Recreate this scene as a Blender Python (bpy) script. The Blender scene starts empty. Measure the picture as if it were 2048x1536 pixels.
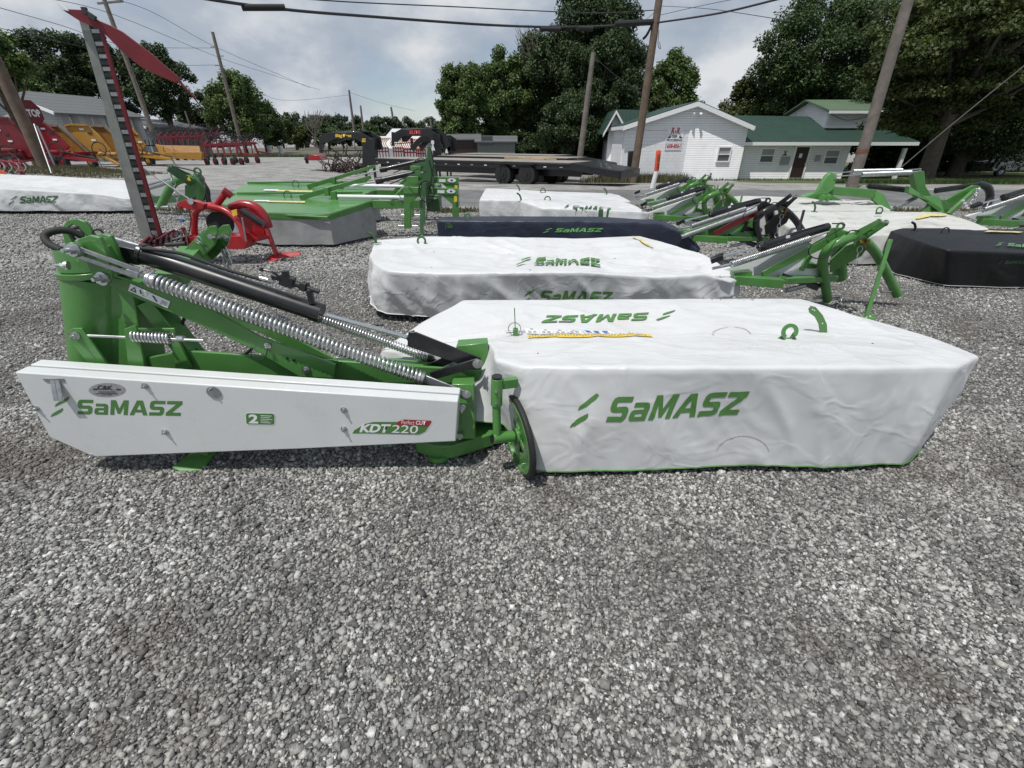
import bpy, bmesh, math, random
import numpy as np
from mathutils import Vector, Matrix, noise
from mathutils.bvhtree import BVHTree
R = math.radians
scene = bpy.context.scene
COL = scene.collection
# ---------------------------------------------------------------- camera
H = 1.65; TH = R(28.7); FPX = 890.0
cam = bpy.data.cameras.new('camera'); camo = bpy.data.objects.new('camera', cam); COL.objects.link(camo)
camo.location = (0, 0, H); camo.rotation_euler = (math.pi/2 - TH, 0, 0)
cam.sensor_width = 36; cam.lens = FPX/2048*36; cam.clip_end = 3000; cam.clip_start = 0.05
scene.camera = camo
# ---------------------------------------------------------------- light
SUN_EL, SUN_AZ = 68, 44      # sun behind the photographer, a little to the left
world = bpy.data.worlds.new('World'); scene.world = world; world.use_nodes = True
nt = world.node_tree; nt.nodes.clear()
def wn(t, **k):
    n = nt.nodes.new(t)
    for a, b in k.items(): setattr(n, a, b)
    return n
out = wn('ShaderNodeOutputWorld'); bg = wn('ShaderNodeBackground'); sky = wn('ShaderNodeTexSky')
sky.sky_type = 'NISHITA'; sky.sun_disc = False; sky.sun_elevation = R(SUN_EL)
sky.sun_rotation = R(180 + SUN_AZ); sky.air_density = 1.0; sky.dust_density = .3; sky.ozone_density = 2
tc = wn('ShaderNodeTexCoord'); mp = wn('ShaderNodeMapping'); mp.inputs['Scale'].default_value = (1, 1, 1.9)
nt.links.new(tc.outputs['Generated'], mp.inputs['Vector'])
n1 = wn('ShaderNodeTexNoise'); n1.inputs['Scale'].default_value = 2.3; n1.inputs['Detail'].default_value = 9; n1.inputs['Roughness'].default_value = .52
n1.inputs['Distortion'].default_value = .35
nt.links.new(mp.outputs[0], n1.inputs['Vector'])
cr = wn('ShaderNodeValToRGB'); cr.color_ramp.elements[0].position = .30; cr.color_ramp.elements[1].position = .47
nt.links.new(n1.outputs['Fac'], cr.inputs[0])
n2 = wn('ShaderNodeTexNoise'); n2.inputs['Scale'].default_value = 3.6; n2.inputs['Detail'].default_value = 7; n2.inputs['Roughness'].default_value = .55
mp2 = wn('ShaderNodeMapping'); mp2.inputs['Location'].default_value = (3.1, 1.7, .3); mp2.inputs['Scale'].default_value = (1, 1, 1.7)
nt.links.new(tc.outputs['Generated'], mp2.inputs['Vector']); nt.links.new(mp2.outputs[0], n2.inputs['Vector'])
cc = wn('ShaderNodeValToRGB')
e = cc.color_ramp.elements; e[0].position = .33; e[0].color = (2.9, 3.55, 4.6, 1); e[1].position = .64; e[1].color = (7.3, 7.5, 7.7, 1)
m_ = e.new(.5); m_.color = (4.4, 4.95, 5.7, 1)
nt.links.new(n2.outputs['Fac'], cc.inputs[0])
mx = wn('ShaderNodeMix', data_type='RGBA')
nt.links.new(cr.outputs[0], mx.inputs[0]); nt.links.new(sky.outputs[0], mx.inputs[6]); nt.links.new(cc.outputs[0], mx.inputs[7])
nt.links.new(mx.outputs[2], bg.inputs['Color']); bg.inputs['Strength'].default_value = .10
nt.links.new(bg.outputs[0], out.inputs[0])
sun = bpy.data.lights.new('sun', 'SUN'); sun.energy = 3.9; sun.angle = R(.6); sun.color = (1, .965, .91)
suno = bpy.data.objects.new('sun', sun); COL.objects.link(suno)
az = R(SUN_AZ); el = R(SUN_EL)
sd = Vector((-math.sin(az)*math.cos(el), -math.cos(az)*math.cos(el), math.sin(el)))
suno.rotation_euler = sd.to_track_quat('Z', 'Y').to_euler(); suno.location = sd*50
scene.view_settings.view_transform = 'Standard'; scene.view_settings.look = 'None'
scene.view_settings.exposure = 0.0; scene.view_settings.gamma = 1
scene.render.engine = 'CYCLES'

# ---------------------------------------------------------------- survey helpers: where a sighted point stands
cT, sT = math.cos(TH), math.sin(TH)
def ray(px, py):
    u = (px-1024)/FPX; v = (768-py)/FPX
    return Vector((u, cT+v*sT, -sT+v*cT))
def P(px, py, Y):
    d = ray(px, py); k = Y/d.y
    return Vector((d.x*k, Y, H+d.z*k))
def Z(px, py, z):
    d = ray(px, py); k = (z-H)/d.z
    return Vector((d.x*k, d.y*k, z))
def sstep(a, b, x):
    t = min(1, max(0, (x-a)/(b-a))); return t*t*(3-2*t)
def terrain(x, y):
    w = sstep(-16, -4, x)
    z = -0.7*sstep(19, 33, y)*w
    d = math.hypot(x-LPX, y-26)
    z += .42*math.exp(-(d/3.2)**2)
    return z
LPX = P(89, 333, 26).x
# ---------------------------------------------------------------- tags
def tag(o, label=None, cat=None, group=None, kind=None):
    if label: o['label'] = label
    if cat: o['category'] = cat
    if group: o['group'] = group
    if kind: o['kind'] = kind
    return o
def empty(name, loc, label, cat, group=None):
    o = bpy.data.objects.new(name, None); COL.objects.link(o); o.location = loc; o.empty_display_size = .2
    return tag(o, label, cat, group)
def wloc(o):
    v = Vector((0, 0, 0))
    while o is not None: v = v + o.location; o = o.parent
    return v
# ---------------------------------------------------------------- materials
def mat(name, color, rough=.5, metal=0, vary=0., vscale=8, bump=0., bscale=60, coat=0., dirt=None, dirtamt=.0, dscale=3, spec=.5):
    m = bpy.data.materials.new(name); m.use_nodes = True; t = m.node_tree; b = t.nodes['Principled BSDF']
    b.inputs['Base Color'].default_value = (*color, 1); b.inputs['Roughness'].default_value = rough; b.inputs['Metallic'].default_value = metal
    b.inputs['Coat Weight'].default_value = coat; b.inputs['Specular IOR Level'].default_value = spec
    g = t.nodes.new('ShaderNodeTexCoord')
    last = None
    if vary:
        n = t.nodes.new('ShaderNodeTexNoise'); n.inputs['Scale'].default_value = vscale; n.inputs['Detail'].default_value = 6; n.inputs['Roughness'].default_value = .6
        t.links.new(g.outputs['Object'], n.inputs['Vector'])
        r = t.nodes.new('ShaderNodeValToRGB'); r.color_ramp.elements[0].position = .3; r.color_ramp.elements[1].position = .7
        r.color_ramp.elements[0].color = (*[c*(1-vary) for c in color], 1); r.color_ramp.elements[1].color = (*[min(1, c*(1+vary)) for c in color], 1)
        t.links.new(n.outputs['Fac'], r.inputs[0]); last = r.outputs[0]
        t.links.new(last, b.inputs['Base Color'])
        mr = t.nodes.new('ShaderNodeMapRange'); mr.inputs[3].default_value = max(0, rough-.12); mr.inputs[4].default_value = min(1, rough+.15)
        t.links.new(n.outputs['Fac'], mr.inputs[0]); t.links.new(mr.outputs[0], b.inputs['Roughness'])
    if dirt:
        n = t.nodes.new('ShaderNodeTexNoise'); n.inputs['Scale'].default_value = dscale; n.inputs['Detail'].default_value = 10; n.inputs['Roughness'].default_value = .7
        t.links.new(g.outputs['Object'], n.inputs['Vector'])
        r = t.nodes.new('ShaderNodeValToRGB'); r.color_ramp.elements[0].position = .52; r.color_ramp.elements[1].position = .75
        r.color_ramp.elements[1].color = (dirtamt,)*3+(1,)
        t.links.new(n.outputs['Fac'], r.inputs[0])
        x = t.nodes.new('ShaderNodeMix'); x.data_type = 'RGBA'; x.inputs[6].default_value = (*color, 1); x.inputs[7].default_value = (*dirt, 1)
        if last: t.links.new(last, x.inputs[6])
        t.links.new(r.outputs[0], x.inputs[0]); t.links.new(x.outputs[2], b.inputs['Base Color'])
    if bump:
        n = t.nodes.new('ShaderNodeTexNoise'); n.inputs['Scale'].default_value = bscale; n.inputs['Detail'].default_value = 4
        t.links.new(g.outputs['Object'], n.inputs['Vector'])
        k = t.nodes.new('ShaderNodeBump'); k.inputs['Strength'].default_value = 1; k.inputs['Distance'].default_value = bump
        t.links.new(n.outputs['Fac'], k.inputs['Height']); t.links.new(k.outputs[0], b.inputs['Normal'])
    return m
M = {}
M['green'] = mat('green_paint', (.072, .21, .05), .30, vary=.14, vscale=5, coat=.25, bump=.0004, bscale=40, dirt=(.10, .14, .07), dirtamt=.35, dscale=7)
M['dgreen'] = mat('dark_green_paint', (.04, .11, .04), .4, vary=.15, coat=.15)
M['logo'] = mat('green_print', (.07, .19, .045), .5, vary=.1, vscale=20)
M['red'] = mat('red_paint', (.33, .012, .018), .3, vary=.15, coat=.3, dirt=(.12, .03, .02), dirtamt=.4, dscale=6)
M['dred'] = mat('weathered_and_shaded_red', (.15, .010, .016), .45, vary=.25, vscale=2)  # weathered red; on the swath board it stands in for shade
M['yellow'] = mat('yellow_paint', (.38, .20, .035), .45, vary=.2, vscale=2, dirt=(.16, .08, .03), dirtamt=.6, dscale=2)
M['ybrown'] = mat('shaded_and_rusty_yellow', (.26, .12, .02), .6, vary=.3, vscale=2)  # yellow with the folded wings' shade painted in; rust brown on the clip
M['white'] = mat('white_paint', (.60, .62, .62), .28, vary=.03, vscale=3, coat=.2, dirt=(.5, .5, .47), dirtamt=.3, dscale=5)
M['black'] = mat('black_paint', (.012, .013, .015), .32, vary=.2, coat=.15, dirt=(.06, .055, .05), dirtamt=.4, dscale=9)
M['blackmatte'] = mat('black_rubber', (.014, .014, .015), .7, vary=.2, bump=.0006, bscale=50)
M['steel'] = mat('zinc_steel', (.55, .56, .56), .33, 1, vary=.15, vscale=20)
M['chrome'] = mat('chrome_rod', (.7, .7, .7), .12, 1)
M['galv'] = mat('galvanised_steel', (.42, .43, .44), .42, .9, vary=.2, vscale=30)
M['grey'] = mat('grey_paint', (.24, .255, .235), .45, vary=.15, dirt=(.16, .15, .13), dirtamt=.6, dscale=5)
M['knife'] = mat('worn_knife_steel', (.05, .05, .048), .5, .5, vary=.4, vscale=12)
M['paper'] = mat('sticker_white', (.72, .73, .74), .4, vary=.04)
M['blueprint'] = mat('sticker_blue', (.05, .14, .45), .5)
M['ytape'] = mat('sticker_yellow', (.72, .50, .05), .45, vary=.1, vscale=30)
M['palestrip'] = mat('faded_yellow_strip', (.58, .50, .22), .5, vary=.35, vscale=40)
M['ink'] = mat('dark_print', (.03, .03, .035), .5)
M['greyink'] = mat('grey_print', (.28, .29, .30), .5)
M['redink'] = mat('red_print', (.35, .02, .03), .45)
M['orange'] = mat('orange_plastic', (.65, .10, .04), .4)
M['silverlab'] = mat('silver_label', (.38, .38, .38), .35, .4, vary=.25, vscale=60)
M['wood'] = mat('pole_wood', (.13, .095, .07), .85, vary=.35, vscale=3, bump=.006, bscale=14)
M['greywood'] = mat('grey_pole_wood', (.165, .145, .125), .85, vary=.3, vscale=3, bump=.006, bscale=14)
M['plank'] = mat('deck_planks', (.25, .23, .205), .8, vary=.25, vscale=3, bump=.004)
M['glass'] = mat('window_glass', (.03, .035, .04), .08, coat=.5)
M['bark'] = mat('bark', (.085, .07, .055), .9, vary=.35, vscale=5, bump=.01, bscale=10)
M['curtain'] = mat('grey_canvas_curtain', (.30, .305, .31), .7, vary=.16, vscale=4, dirt=(.17, .16, .14), dirtamt=.8, dscale=3, bump=.003, bscale=9)
def tarp(name, col, rough, bumpd, dirt, amt, dscale=1.6):
    m = mat(name, col, rough, vary=.05, vscale=2.2, dirt=dirt, dirtamt=amt, dscale=dscale)
    t = m.node_tree; b = t.nodes['Principled BSDF']; g = [n for n in t.nodes if n.type == 'TEX_COORD'][0]
    mp = t.nodes.new('ShaderNodeMapping'); mp.inputs['Scale'].default_value = (1.2, 2.2, 1.6); mp.inputs['Rotation'].default_value = (.3, .5, .4)
    t.links.new(g.outputs['Object'], mp.inputs[0])
    n = t.nodes.new('ShaderNodeTexNoise'); n.inputs['Scale'].default_value = 1.7; n.inputs['Detail'].default_value = 2.2; n.inputs['Roughness'].default_value = .45; n.inputs['Distortion'].default_value = .5
    t.links.new(mp.outputs[0], n.inputs['Vector'])
    n2 = t.nodes.new('ShaderNodeTexNoise'); n2.inputs['Scale'].default_value = 900; n2.inputs['Detail'].default_value = 1
    t.links.new(g.outputs['Object'], n2.inputs['Vector'])
    k = t.nodes.new('ShaderNodeBump'); k.inputs['Strength'].default_value = 1; k.inputs['Distance'].default_value = bumpd
    k2 = t.nodes.new('ShaderNodeBump'); k2.inputs['Strength'].default_value = .5; k2.inputs['Distance'].default_value = .0004
    t.links.new(n.outputs['Fac'], k.inputs['Height']); t.links.new(n2.outputs['Fac'], k2.inputs['Height'])
    mp3 = t.nodes.new('ShaderNodeMapping'); mp3.inputs['Scale'].default_value = (1.0, 1.6, 1.3); mp3.inputs['Rotation'].default_value = (.2, .7, .2); t.links.new(g.outputs['Object'], mp3.inputs[0])
    n3 = t.nodes.new('ShaderNodeTexNoise'); n3.inputs['Scale'].default_value = 3.0; n3.inputs['Detail'].default_value = 2; n3.inputs['Distortion'].default_value = .8; t.links.new(mp3.outputs[0], n3.inputs['Vector'])
    s1 = t.nodes.new('ShaderNodeMath'); s1.operation = 'SUBTRACT'; s1.inputs[1].default_value = .5; t.links.new(n3.outputs['Fac'], s1.inputs[0])
    s2 = t.nodes.new('ShaderNodeMath'); s2.operation = 'ABSOLUTE'; t.links.new(s1.outputs[0], s2.inputs[0])
    s3 = t.nodes.new('ShaderNodeMapRange'); s3.interpolation_type = 'SMOOTHSTEP'; s3.inputs[1].default_value = 0; s3.inputs[2].default_value = .10; s3.inputs[3].default_value = 1; s3.inputs[4].default_value = 0; t.links.new(s2.outputs[0], s3.inputs[0])
    k3 = t.nodes.new('ShaderNodeBump'); k3.inputs['Strength'].default_value = .8; k3.inputs['Distance'].default_value = .0022; t.links.new(s3.outputs[0], k3.inputs['Height']); t.links.new(k.outputs[0], k3.inputs['Normal'])
    t.links.new(k3.outputs[0], k2.inputs['Normal']); t.links.new(k2.outputs[0], b.inputs['Normal'])
    return m
M['tarp'] = tarp('white_pvc_tarp', (.57, .58, .585), .42, .009, (.40, .37, .32), .35)
M['tarpdirty'] = tarp('weathered_pvc_tarp', (.50, .505, .48), .5, .02, (.20, .175, .13), .85)
M['tarpnavy'] = tarp('navy_pvc_tarp', (.016, .022, .042), .45, .02, (.05, .05, .06), .4)
M['tarpblack'] = tarp('black_pvc_tarp', (.006, .007, .009), .5, .015, (.03, .03, .03), .3)

# ---------------------------------------------------------------- mesh building
class MB:
    def __init__(s): s.v = []; s.f = []
    def add(s, vs, fs):
        o = len(s.v); s.v += [Vector(p) for p in vs]; s.f += [tuple(i+o for i in f) for f in fs]; return s
    def hexa(s, p): return s.add(p, [(0,3,2,1),(4,5,6,7),(0,1,5,4),(1,2,6,5),(2,3,7,6),(3,0,4,7)])
    def box(s, c, sz, rz=0):
        c = Vector(c); m = Matrix.Rotation(rz, 3, 'Z'); x, y, z = [k/2 for k in sz]
        return s.hexa([c+m@Vector(q) for q in ((-x,-y,-z),(x,-y,-z),(x,y,-z),(-x,y,-z),(-x,-y,z),(x,-y,z),(x,y,z),(-x,y,z))])
    def bar(s, p, q, w, h, up=(0,0,1), w2=None, h2=None):
        p = Vector(p); q = Vector(q); d = (q-p).normalized(); up = Vector(up)
        if abs(d.dot(up)) > .97: up = Vector((0, 1, 0))
        sx = d.cross(up).normalized(); u = sx.cross(d)
        w2 = w if w2 is None else w2; h2 = h if h2 is None else h2
        r = []
        for o, a, b in ((p, w, h), (q, w2, h2)):
            r += [o-sx*a/2-u*b/2, o+sx*a/2-u*b/2, o+sx*a/2+u*b/2, o-sx*a/2+u*b/2]
        return s.hexa(r)
    def path(s, pts, r, seg=10, cap=True, smooth=False):
        pts = [Vector(p) for p in pts]
        if smooth and len(pts) > 2:
            q = []
            for i in range(len(pts)-1):
                a = pts[max(0, i-1)]; b = pts[i]; c = pts[i+1]; d = pts[min(len(pts)-1, i+2)]
                for k in range(6):
                    t = k/6; q.append(.5*((2*b)+(c-a)*t+(2*a-5*b+4*c-d)*t*t+(3*b-a-3*c+d)*t**3))
            q.append(pts[-1]); pts = q
        n = len(pts); rr = r if isinstance(r, (list, tuple)) else None
        if rr and len(rr) != n: rr = [rr[0]+(rr[-1]-rr[0])*i/(n-1) for i in range(n)]
        d0 = (pts[1]-pts[0]).normalized(); up = Vector((0,0,1)) if abs(d0.z) < .9 else Vector((0,1,0))
        sx = d0.cross(up).normalized(); vs = []; fs = []
        for i in range(n):
            d = (pts[min(n-1, i+1)]-pts[max(0, i-1)]).normalized()
            sx = (sx-d*sx.dot(d)).normalized(); u = sx.cross(d); ra = rr[i] if rr else r
            for k in range(seg):
                a = 2*math.pi*k/seg; vs.append(pts[i]+sx*math.cos(a)*ra+u*math.sin(a)*ra)
        for i in range(n-1):
            for k in range(seg):
                k2 = (k+1) % seg; fs.append((i*seg+k, (i+1)*seg+k, (i+1)*seg+k2, i*seg+k2))
        if cap: fs.append(tuple(range(seg))); fs.append(tuple((n-1)*seg+k for k in reversed(range(seg))))
        return s.add(vs, fs)
    def tube(s, p, q, r, r2=None, seg=12): return s.path([p, q], [r, r2 if r2 is not None else r], seg)
    def prism(s, poly, off):
        n = len(poly); off = Vector(off); a = [Vector(p)-off/2 for p in poly]; b = [Vector(p)+off/2 for p in poly]
        return s.add(a+b, [tuple(range(n)), tuple(range(2*n-1, n-1, -1))]+[(i, i+n, (i+1) % n+n, (i+1) % n) for i in range(n)])
    def plate(s, pix, Y, t, dy=0):
        n = len(pix); return s.prism([P(a, b, Y+dy*i/(n-1)) for i, (a, b) in enumerate(pix)], (0, t, 0))
    def ring(s, c, n, ro, ri, t, seg=24, a0=0, a1=360):
        c = Vector(c); n = Vector(n).normalized(); x = n.orthogonal().normalized(); y = n.cross(x)
        if abs(n.z) < .9:
            x = Vector((0,0,1)).cross(n).normalized(); y = n.cross(x)
        full = a1-a0 >= 360; m = seg if full else seg+1; vs = []; fs = []
        for i in range(m):
            a = R(a0+(a1-a0)*i/seg); d = x*math.cos(a)+y*math.sin(a)
            vs += [c+d*ro-n*t/2, c+d*ro+n*t/2, c+d*ri+n*t/2, c+d*ri-n*t/2]
        for i in range(seg):
            j = (i+1) % m
            for k in range(4): fs.append((i*4+k, j*4+k, j*4+(k+1) % 4, i*4+(k+1) % 4))
        if not full: fs += [(0,1,2,3), tuple((m-1)*4+k for k in (3,2,1,0))]
        return s.add(vs, fs)
    def torus(s, c, n, ro, r, seg=24, sg=8, sx=1, up=None):
        c = Vector(c); n = Vector(n).normalized(); x = Vector(up).normalized() if up else n.orthogonal().normalized(); y = n.cross(x)
        pts = [c+x*math.cos(2*math.pi*i/seg)*ro*sx+y*math.sin(2*math.pi*i/seg)*ro for i in range(seg)]
        vs = []; fs = []
        for i in range(seg):
            d = (pts[i]-c).normalized()
            for k in range(sg):
                a = 2*math.pi*k/sg; vs.append(pts[i]+d*math.cos(a)*r+n*math.sin(a)*r)
        for i in range(seg):
            j = (i+1) % seg
            for k in range(sg): fs.append((i*sg+k, j*sg+k, j*sg+(k+1) % sg, i*sg+(k+1) % sg))
        return s.add(vs, fs)
    def disc(s, c, n, r, t, seg=24): n = Vector(n).normalized(); c = Vector(c); return s.path([c-n*t/2, c+n*t/2], r, seg)
    def coil(s, p, q, Rr, r, turns, per=12, seg=6):
        p = Vector(p); q = Vector(q); d = (q-p).normalized(); x = d.orthogonal().normalized(); y = d.cross(x); N = int(turns*per)
        pts = [p+(q-p)*i/N+(x*math.cos(2*math.pi*i/per)+y*math.sin(2*math.pi*i/per))*Rr for i in range(N+1)]
        return s.path(pts, r, seg)
    def bolt(s, c, n, r=.014, l=.02):
        n = Vector(n).normalized(); c = Vector(c); s.path([c, c+n*l*.35], r*1.5, 14); s.path([c+n*l*.35, c+n*l], r, 6); s.path([c+n*l, c+n*l*1.8], r*.45, 8); return s
    def chain(s, a, b, sag=.03, link=.035, r=.004):
        a = Vector(a); b = Vector(b); n = max(3, int((b-a).length/(link*1.3)))
        for i in range(n):
            t = (i+.5)/n; c = a+(b-a)*t+Vector((0, 0, -sag*4*t*(1-t))); d = (b-a).normalized()
            nn = d.orthogonal().normalized()
            if i % 2: nn = d.cross(nn)
            s.torus(c, nn, link*.5, r, 10, 5, 1.5, up=d)
        return s
    def build(s, name, m, parent=None, smooth=30, bevel=0):
        off = wloc(parent) if parent else Vector((0,0,0))
        me = bpy.data.meshes.new(name); me.from_pydata([tuple(v-off) for v in s.v], [], s.f); me.materials.append(m)
        bm = bmesh.new(); bm.from_mesh(me); bmesh.ops.recalc_face_normals(bm, faces=bm.faces); bm.to_mesh(me); bm.free()
        if smooth: me.shade_smooth(); setsharp(me, smooth)
        o = bpy.data.objects.new(name, me); COL.objects.link(o)
        if parent: o.parent = parent
        if bevel:
            k = o.modifiers.new('bevel', 'BEVEL'); k.width = bevel; k.segments = 2; k.limit_method = 'ANGLE'; k.angle_limit = R(40); k.harden_normals = False
        return o
def setsharp(me, deg):
    try: me.set_sharp_from_angle(angle=R(deg))
    except Exception: pass
def np_mesh(name, verts, faces, m, parent=None, smooth=False):
    off = wloc(parent) if parent else Vector((0,0,0))
    verts = np.asarray(verts, dtype=np.float32)-np.array(off, dtype=np.float32); faces = np.asarray(faces, dtype=np.int32)
    me = bpy.data.meshes.new(name); k = faces.shape[1]
    me.vertices.add(len(verts)); me.vertices.foreach_set('co', verts.ravel())
    me.loops.add(faces.size); me.loops.foreach_set('vertex_index', faces.ravel())
    me.polygons.add(len(faces)); me.polygons.foreach_set('loop_start', np.arange(0, faces.size, k, dtype=np.int32))
    me.update(calc_edges=True); me.validate()
    if smooth: me.shade_smooth()
    me.materials.append(m)
    o = bpy.data.objects.new(name, me); COL.objects.link(o)
    if parent: o.parent = parent
    return o
# ---------------------------------------------------------------- lettering
GL = {'S': (1.0, [[(0,0),(.72,0),(.84,.05),(.92,.18),(.92,.44),(.86,.56),(.74,.61),(.29,.61),(.26,.64),(.26,.75),(.29,.78),(.95,.78),(.95,1),(.2,1),(.07,.95),(0,.82),(0,.56),(.06,.44),(.18,.39),(.63,.39),(.66,.36),(.66,.25),(.63,.22),(0,.22)]]),
 'a': (.95, [[(.14,0),(.85,0),(.85,.56),(.8,.69),(.68,.75),(.08,.75),(.08,.56),(.57,.56),(.6,.53),(.6,.46),(.14,.46),(.04,.41),(0,.31),(0,.14),(.05,.04)], [(.24,.17),(.6,.17),(.6,.3),(.24,.3)]]),
 'M': (1.2, [[(0,0),(.25,0),(.25,.62),(.47,.08),(.63,.08),(.85,.62),(.85,0),(1.1,0),(1.1,1),(.8,1),(.55,.42),(.3,1),(0,1)]]),
 'A': (1.14, [[(-.04,0),(.24,0),(.31,.2),(.75,.2),(.82,0),(1.1,0),(.72,1),(.36,1)], [(.38,.38),(.68,.38),(.54,.76)]]),
 'Z': (1.0, [[(0,0),(.95,0),(.95,.22),(.38,.22),(.95,.78),(.95,1),(0,1),(0,.78),(.58,.78),(0,.2)]]),
 '/': (1.2, [[(-.28,-.22),(-.2,-.05),(0,.12),(.5,.42),(.52,.28),(.42,.14),(.1,-.06)], [(.0,.48),(.06,.66),(.26,.82),(.9,1.2),(.9,1.04),(.78,.9),(.5,.74)]])}
def curve_mesh(splines=None, text=None, bold=0., spacing=1):
    if text is None:
        cu = bpy.data.curves.new('tmp', 'CURVE'); cu.dimensions = '2D'; cu.fill_mode = 'BOTH'
        for pts in splines:
            sp = cu.splines.new('POLY'); sp.points.add(len(pts)-1); sp.use_cyclic_u = True
            for p, q in zip(sp.points, pts): p.co = (q[0], q[1], 0, 1)
    else:
        cu = bpy.data.curves.new('tmp', 'FONT'); cu.body = text; cu.offset = bold; cu.space_character = spacing; cu.resolution_u = 4
    o = bpy.data.objects.new('tmp', cu); COL.objects.link(o); bpy.context.view_layer.update()
    me = bpy.data.meshes.new_from_object(o.evaluated_get(bpy.context.evaluated_depsgraph_get()))
    bpy.data.objects.remove(o); bpy.data.curves.remove(cu)
    bm = bmesh.new(); bm.from_mesh(me); bpy.data.meshes.remove(me)
    return bm
def norm_bm(bm, shear=0):
    for v in bm.verts: v.co.x += v.co.y*shear; v.co.z = 0
    xs = [v.co.x for v in bm.verts]; ys = [v.co.y for v in bm.verts]
    x0, x1, y0, y1 = min(xs), max(xs), min(ys), max(ys)
    for v in bm.verts: v.co.x = (v.co.x-x0)/(x1-x0); v.co.y = (v.co.y-y0)/(y1-y0)
    return bm
def brand_bm(shear=.0, mark=True):
    sp = []; x = 0
    for ch in ('/' if mark else '')+'SaMASZ':
        w, loops = GL[ch]
        for L in loops: sp.append([(p[0]+x+p[1]*(shear if ch != '/' else shear*.6), p[1]) for p in L])
        x += w+(.25 if ch == '/' else .06)
    return norm_bm(curve_mesh(sp))
def decal(name, bm, O, ux, uy, m, parent, bvh=None, dirn=None, lift=.003, cuts=0, label=None):
    """maps unit-square lettering to O + x*ux + y*uy, laid on the surface below when bvh is given"""
    O = Vector(O); ux = Vector(ux); uy = Vector(uy)
    for v in bm.verts: v.tag = False
    if cuts:
        nx = max(2, int(ux.length/cuts)); ny = max(2, int(uy.length/cuts))
        for i in range(1, nx):
            bmesh.ops.bisect_plane(bm, geom=bm.verts[:]+bm.edges[:]+bm.faces[:], plane_co=(i/nx, 0, 0), plane_no=(1, 0, 0))
        for i in range(1, ny):
            bmesh.ops.bisect_plane(bm, geom=bm.verts[:]+bm.edges[:]+bm.faces[:], plane_co=(0, i/ny, 0), plane_no=(0, 1, 0))
    off = wloc(parent) if parent else Vector((0,0,0)); nrm = ux.cross(uy).normalized()
    for v in bm.verts:
        p = O+ux*v.co.x+uy*v.co.y
        if bvh:
            d = Vector(dirn).normalized(); h, n, i, dist = bvh.ray_cast(p-d*.6, d, 2.5)
            if h is not None: p = h-d*lift
            else: v.tag = True
        else: p = p+nrm*lift
        v.co = p-off
    bmesh.ops.delete(bm, geom=[v for v in bm.verts if v.tag], context='VERTS')
    me = bpy.data.meshes.new(name); bm.to_mesh(me); bm.free(); me.materials.append(m)
    o = bpy.data.objects.new(name, me); COL.objects.link(o); o.parent = parent
    if label: o['label'] = label
    return o
def rect_bm(n=1):
    bm = bmesh.new(); vs = [bm.verts.new(c) for c in ((0,0,0),(1,0,0),(1,1,0),(0,1,0))]; bm.faces.new(vs); return bm
def rects_bm(rs):
    bm = bmesh.new()
    for x0, y0, x1, y1 in rs: bm.faces.new([bm.verts.new(c) for c in ((x0,y0,0),(x1,y0,0),(x1,y1,0),(x0,y1,0))])
    return bm
def text_bm(t, bold=.02, shear=0, spacing=1): return norm_bm(curve_mesh(text=t, bold=bold, spacing=spacing), shear)
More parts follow.
